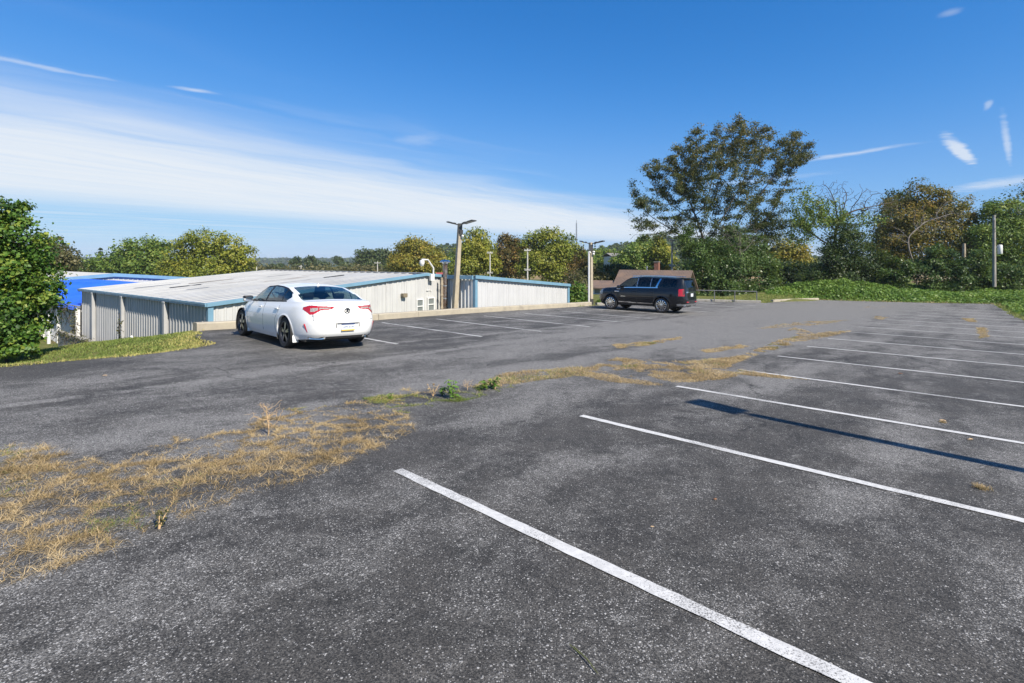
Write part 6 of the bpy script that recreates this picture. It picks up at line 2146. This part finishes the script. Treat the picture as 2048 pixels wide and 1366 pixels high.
DRY = [
    # outline in the picture -> place on the lot, density, crack size, green share
    (poly_px([(-120, 925), (60, 880), (130, 905), (250, 925), (330, 870), (430, 865), (500, 850), (560, 820), (720, 800), (800, 790), (828, 860), (760, 890), (640, 950), (500, 985), (330, 1050), (200, 1100), (0, 1180), (-120, 1230)]), 215000, 0.30, 0.14),
    (poly_px([(-120, 940), (70, 875), (150, 930), (420, 900), (640, 880), (800, 845), (828, 865), (640, 950), (330, 1050), (0, 1180), (-120, 1230)]), 45000, 0.20, 0.06),
    (poly_px([(720, 800), (830, 775), (900, 785), (1000, 765), (1040, 770), (960, 795), (860, 815), (800, 830)]), 42000, 0.5, 0.75),
    (poly_px([(940, 778), (1010, 745), (1100, 738), (1180, 735), (1230, 715), (1370, 725), (1480, 712), (1560, 680), (1575, 690), (1480, 722), (1450, 738), (1500, 742), (1640, 762), (1480, 752), (1400, 762), (1290, 772), (1150, 752), (1040, 768)]), 230000, 2.2, 0.1),
    (poly_px([(1225, 690), (1300, 684), (1360, 673), (1366, 678), (1300, 690), (1235, 697)]), 12000, 2.2, 0.1),
    (poly_px([(1400, 700), (1480, 690), (1500, 694), (1410, 706)]), 5000, 2.2, 0.05),
    (poly_px([(1510, 658), (1560, 648), (1620, 643), (1700, 640), (1640, 650), (1560, 656)]), 9000, 2.2, 0.05),
    (poly_px([(1560, 680), (1600, 672), (1660, 663), (1705, 662), (1650, 676), (1590, 684)]), 9000, 2.2, 0.05),
    (poly_px([(1590, 655), (1625, 665), (1600, 672), (1575, 660)]), 4000, 2.2, 0.05),
    (poly_px([(1953, 656), (1972, 655), (1978, 674), (1962, 678)]), 5000, 3.0, 0.0),
    (poly_px([(1925, 637), (1948, 637), (1955, 645), (1935, 643)]), 3500, 3.0, 0.0),
    (poly_px([(1750, 632), (1775, 635), (1765, 640), (1748, 637)]), 1500, 3.0, 0.0),
    (poly_px([(1700, 615), (1800, 608), (1810, 612), (1720, 622)]), 3000, 1.5, 0.0),
]
bx_l = []
for poly, n, cs, gs in DRY:
    pp_ = np.array(poly)
    lo, hi = pp_.min(0), pp_.max(0)
    P_ = rng.uniform(lo[0], hi[0], n); Q_ = rng.uniform(lo[1], hi[1], n)
    wob = 0.16 * (hash_noise(P_, Q_, 0.35, 51) - 0.5)
    k = in_poly(P_ + wob, Q_ + wob, poly)
    patch = hash_noise(P_, Q_, 0.55, 54) * 0.6 + hash_noise(P_, Q_, 0.2, 55) * 0.4
    if 2 <= cs < 2.9: k &= patch > 0.36
    if cs < 2:
        cd = crack_dist(P_ + 0.06 * hash_noise(P_, Q_, 0.12, 52), Q_ + 0.06 * hash_noise(P_, Q_, 0.12, 53), cs, 5.0)
        patch = hash_noise(P_, Q_, 0.55, 54) * 0.6 + hash_noise(P_, Q_, 0.2, 55) * 0.4
        k &= cd < (0.007 + 0.125 * np.clip(patch - 0.36, 0, 1)) * (0.55 + 1.3 * cs)
    P_, Q_ = P_[k], Q_[k]
    gr = (hash_noise(P_, Q_, 0.6, 56) + 0.15 * rng.normal(size=len(P_))) < gs * 0.9
    bx_l.append((P_, Q_, gr))
P_ = np.concatenate([b[0] for b in bx_l]); Q_ = np.concatenate([b[1] for b in bx_l]); gr = np.concatenate([b[2] for b in bx_l])
X = P_ * LX - Q_ * LY; Yv = P_ * LY + Q_ * LX; Z = zlot(P_, Q_)
hh = (0.025 + 0.06 * rng.random(len(X)) ** 1.5) * (0.55 + 0.9 * hash_noise(P_, Q_, 0.3, 57))
for sel, nm, lab, mt in ((~gr, 'dry_grass', 'dry straw-coloured grass growing in the cracked strip of the lot', 'lf_dry'), (gr, 'green_crack_grass', 'short green grass mixed into the dry strip of the lot', 'lf_lawn')):
    m_ = sel
    tnt = np.clip(0.46 + 0.6 * (hash_noise(P_[m_], Q_[m_], 0.3, 58) - 0.5) + 0.4 * (hash_noise(P_[m_], Q_[m_], 0.07, 59) - 0.5) + 0.2 * rng.normal(size=m_.sum()), 0, 1)
    o = blades(nm, X[m_], Yv[m_], Z[m_] - 0.003, hh[m_], 0.0022 * (1 + Yv[m_] / 5), 1.9, tnt, MT[mt], curl=0.5)
    tag(o, lab, 'grass', kind='stuff')


# ---- weeds, dead stalks and litter on the lot
def lot_at(px, py):
    P, Q = bp(px, py); x, y = xy(P, Q)
    return x, y, float(zlot(P, Q))


def weed(px, py, h, n, label, m='lf_weed', leaf=0.09, spread=0.35):
    x, y, z = lot_at(px, py)
    o = empty('weed', (x, y, z), 0, label, 'weed', 'weeds in the dry grass strip')
    st = MB(); P = []; Nn = []
    for s in range(3):
        a = random.random() * 6.28; tx, ty = math.cos(a) * spread * h, math.sin(a) * spread * h
        hh_ = h * (0.7 + 0.3 * random.random()) if s else h
        if s == 0: tx *= 0.2; ty *= 0.2
        st.tube([(0, 0, -0.01), (tx * 0.4, ty * 0.4, hh_ * 0.5), (tx, ty, hh_)], [0.006, 0.005, 0.003], 5)
        for k in range(n // 3):
            t = 0.12 + 0.88 * k / (n // 3); b = k * 2.4 + s
            r = leaf * 0.55 * (1.15 - 0.5 * t)
            P.append((tx * t + r * math.cos(b), ty * t + r * math.sin(b), hh_ * t + 0.01)); Nn.append((math.cos(b) * 0.3, math.sin(b) * 0.3, 1))
    st.build('stem', MT['lf_weed'] if m == 'lf_weed' else MT['straw'], o)
    P = np.array(P); leaves_mesh('leaves', P, np.array(Nn), np.full(len(P), leaf), np.clip(0.5 + 0.25 * rng.normal(size=len(P)), 0, 1), MT[m], o, aspect=0.5, jitter=0.25, fold=True)


weed(908, 797, 0.27, 48, 'tallest bright green weed in the dry grass strip', leaf=0.09)
weed(884, 792, 0.14, 30, 'low green weed just left of the tallest weed', leaf=0.07, spread=0.6)
weed(990, 778, 0.21, 45, 'upright dark green weed at the right end of the green tuft', 'lf_bush', 0.09)
weed(965, 780, 0.14, 36, 'broad low weed left of the dark green upright weed', 'lf_bush', 0.085, 0.6)
weed(866, 792, 0.2, 24, 'pale wispy weed at the left of the green tuft', 'lf_dry', 0.05, 0.5)
weed(318, 1058, 0.12, 75, 'small green weed at the near edge of the dry strip', 'lf_olive', 0.032, 0.6)
weed(780, 800, 0.10, 24, 'small green seedling beside the thin dark stalks', 'lf_weed', 0.045, 0.3)


def dead_stalk(px, py, h, label, m='straw', n=70, rad=0.01, w=0.35):
    x, y, z = lot_at(px, py)
    o = empty('dead_stalk', (x, y, z), 0, label, 'dead plant', 'dead stalks in the dry strip')
    A = np.stack([rng.normal(size=n) * w * h * 0.5, rng.normal(size=n) * w * h * 0.5, h * (0.25 + 0.75 * rng.random(n))], -1)
    nodes, par = grow((0, 0, -0.01), A, h / 22, h * 0.5, h / 26, 60)
    branch_mesh('stalk', nodes, par, rad * 0.22, rad, MT[m], o, sides=5)


dead_stalk(537, 868, 0.36, 'pale dead forked plant standing in the dry strip', 'straw', 70, 0.010, 0.5)
dead_stalk(762, 822, 0.26, 'thin dark upright stalk at the right of the dry strip', 'twig', 6, 0.006, 0.1)
dead_stalk(668, 818, 0.24, 'thin dark stalk at the middle of the dry strip', 'twig', 6, 0.006, 0.1)
dead_stalk(935, 780, 0.16, 'puffy tan dead tuft between the green weeds', 'straw', 120, 0.006, 0.55)
dead_stalk(562, 845, 0.20, 'thin dark stalk right of the pale forked plant', 'twig', 8, 0.005, 0.2)


def litter(px, py, s, label, m='dead_leaf'):
    x, y, z = lot_at(px, py)
    mb = MB(); pts = []
    for i in range(9):
        a = i / 9 * 6.283; r = s * (0.6 + 0.4 * random.random())
        pts.append((r * math.cos(a), r * 0.65 * math.sin(a), 0.25 * s * random.random()))
    pts.append((0, 0, s * 0.35))
    mb.add(pts, [(i, (i + 1) % 9, 9) for i in range(9)])
    o = mb.build('fallen_leaf', MT[m]); o.location = (x, y, z + 0.006); o.rotation_euler = (0, 0, random.random() * 6)
    tag(o, label, 'leaf', 'fallen leaves on the asphalt')


litter(1430, 1000, 0.022, 'brown curled leaf between the second and first bay lines')
litter(1305, 1055, 0.016, 'tan leaf scrap right of the nearest bay line', 'straw')
litter(1940, 880, 0.05, 'brown leaf on the third bay line', 'straw')
litter(1885, 842, 0.05, 'tan leaf scrap just below the long shadow', 'straw')
litter(1800, 748, 0.06, 'reddish leaf in the middle bays')
litter(210, 752, 0.05, 'orange leaf on the driveway at the left', 'straw')
x, y, z = lot_at(1170, 1325)
tw = MB(); a = lot_at(1148, 1297); b = lot_at(1196, 1352)
tw.tube([(a[0], a[1], a[2] + 0.008), (x + 0.01, y, z + 0.016), (b[0], b[1], b[2] + 0.01)], [0.003, 0.0035, 0.002], 5)
a2 = lot_at(1138, 1296)
tw.tube([(x - 0.02, y + 0.035, z + 0.013), (a2[0], a2[1], a2[2] + 0.02)], [0.0025, 0.0015], 4)
to = tw.build('twig', simple('green_twig', (0.14, 0.15, 0.05), 0.8, var=0.3, scale=30)); tag(to, 'thin greenish twig lying on the near asphalt', 'twig')
for px, py, s_, lab in ((1962, 977, 0.05, 'small dry tuft in the second bay from the front'), (1885, 845, 0.03, 'tiny dry tuft by the long shadow'), (1570, 690, 0.16, 'round dry tuft at the end of the dry strip')):
    x, y, z = lot_at(px, py); n = 160
    o = blades('dry_tuft', rng.normal(size=n) * s_ * 0.5, rng.normal(size=n) * s_ * 0.5, np.zeros(n), np.full(n, s_ * 1.1), np.full(n, 0.003 + s_ * 0.03), 1.1, np.clip(0.5 + 0.25 * rng.normal(size=n), 0, 1), MT['lf_dry'])
    o.location = (x, y, z); tag(o, lab, 'grass tuft')

# vines clinging to the annex and the low wall
def clinging(name, label, P0, P1, n, drop, m='twig', leaf=True):
    a, b = Vector(P0), Vector(P1)
    o = empty(name, a, 0, label, 'vine', 'vines on the annex')
    mb = MB()
    for i in range(n):
        t = random.random(); p = (b - a) * t
        q = [p]
        for k in range(5):
            q.append(q[-1] + Vector((random.uniform(-.15, .15), random.uniform(-.15, .15), -drop * random.uniform(0.1, 0.35))))
        mb.tube(q, [0.02, 0.018, 0.014, 0.012, 0.01, 0.006], 4)
    for i in range(n):
        t = random.random(); p = (b - a) * t
        mb.tube([p, p + (b - a).normalized() * random.uniform(-.6, .6) + Vector((0, 0, random.uniform(-.1, .12)))], 0.014, 4)
    mb.build('stems', MT['bark'], o)
    nl = n * 22
    tt = rng.random(nl)[:, None]; P = np.array(b - a)[None] * tt + rng.normal(size=(nl, 3)) * np.array([.08, .08, .12]) - np.array([0, 0, 1]) * (rng.random(nl) ** 3 * drop)[:, None]
    leaves_mesh('leaves', P, np.tile([-.4, -.5, .4], (nl, 1)), np.full(nl, 0.09), np.clip(0.35 + .25 * rng.normal(size=nl), 0, 1), MT['lf_olive'], o)


clinging('climbing_vine', 'dark leafless vine hanging along the annex eave', B2W(-0.3, DEPTH + 0.4, -0.9), B2W(-0.3, DEPTH + 9.0, -0.95), 26, 1.0)
clinging('climbing_vine', 'dark vine climbing the corner post of the annex', B2W(-0.28, DEPTH + 0.2, -0.9), B2W(-0.3, DEPTH + 0.2, -2.8), 14, 0.3)
clinging('climbing_vine', 'dark vine trailing over the low wall top', B2W(-1.05, 10.0, -2.12), B2W(-1.05, 16.5, -2.12), 30, 0.7)
clinging('climbing_vine', 'small dark vine on a stake beside the wall post', B2W(-0.5, 8.2, -1.0), B2W(-0.5, 8.2, -2.6), 8, 0.3)

# ------------------------------------------------------------------ the air
hz_ = MB().box((0, 1850, 3.0), (6700, 7100, 44)).build('haze', None)
hm = bpy.data.materials.new('thin_air'); hm.use_nodes = True
for n_ in list(hm.node_tree.nodes):
    if n_.type != 'OUTPUT_MATERIAL': hm.node_tree.nodes.remove(n_)
pv = hm.node_tree.nodes.new('ShaderNodeVolumePrincipled')
pv.inputs['Color'].default_value = (0.80, 0.90, 1.0, 1); pv.inputs['Density'].default_value = 0.00019; pv.inputs['Anisotropy'].default_value = 0.0
hm.node_tree.links.new(pv.outputs[0], hm.node_tree.nodes['Material Output'].inputs['Volume'])
hz_.data.materials.clear(); hz_.data.materials.append(hm)
tag(hz_, 'faint blue haze over the distant hills', 'haze', kind='stuff')
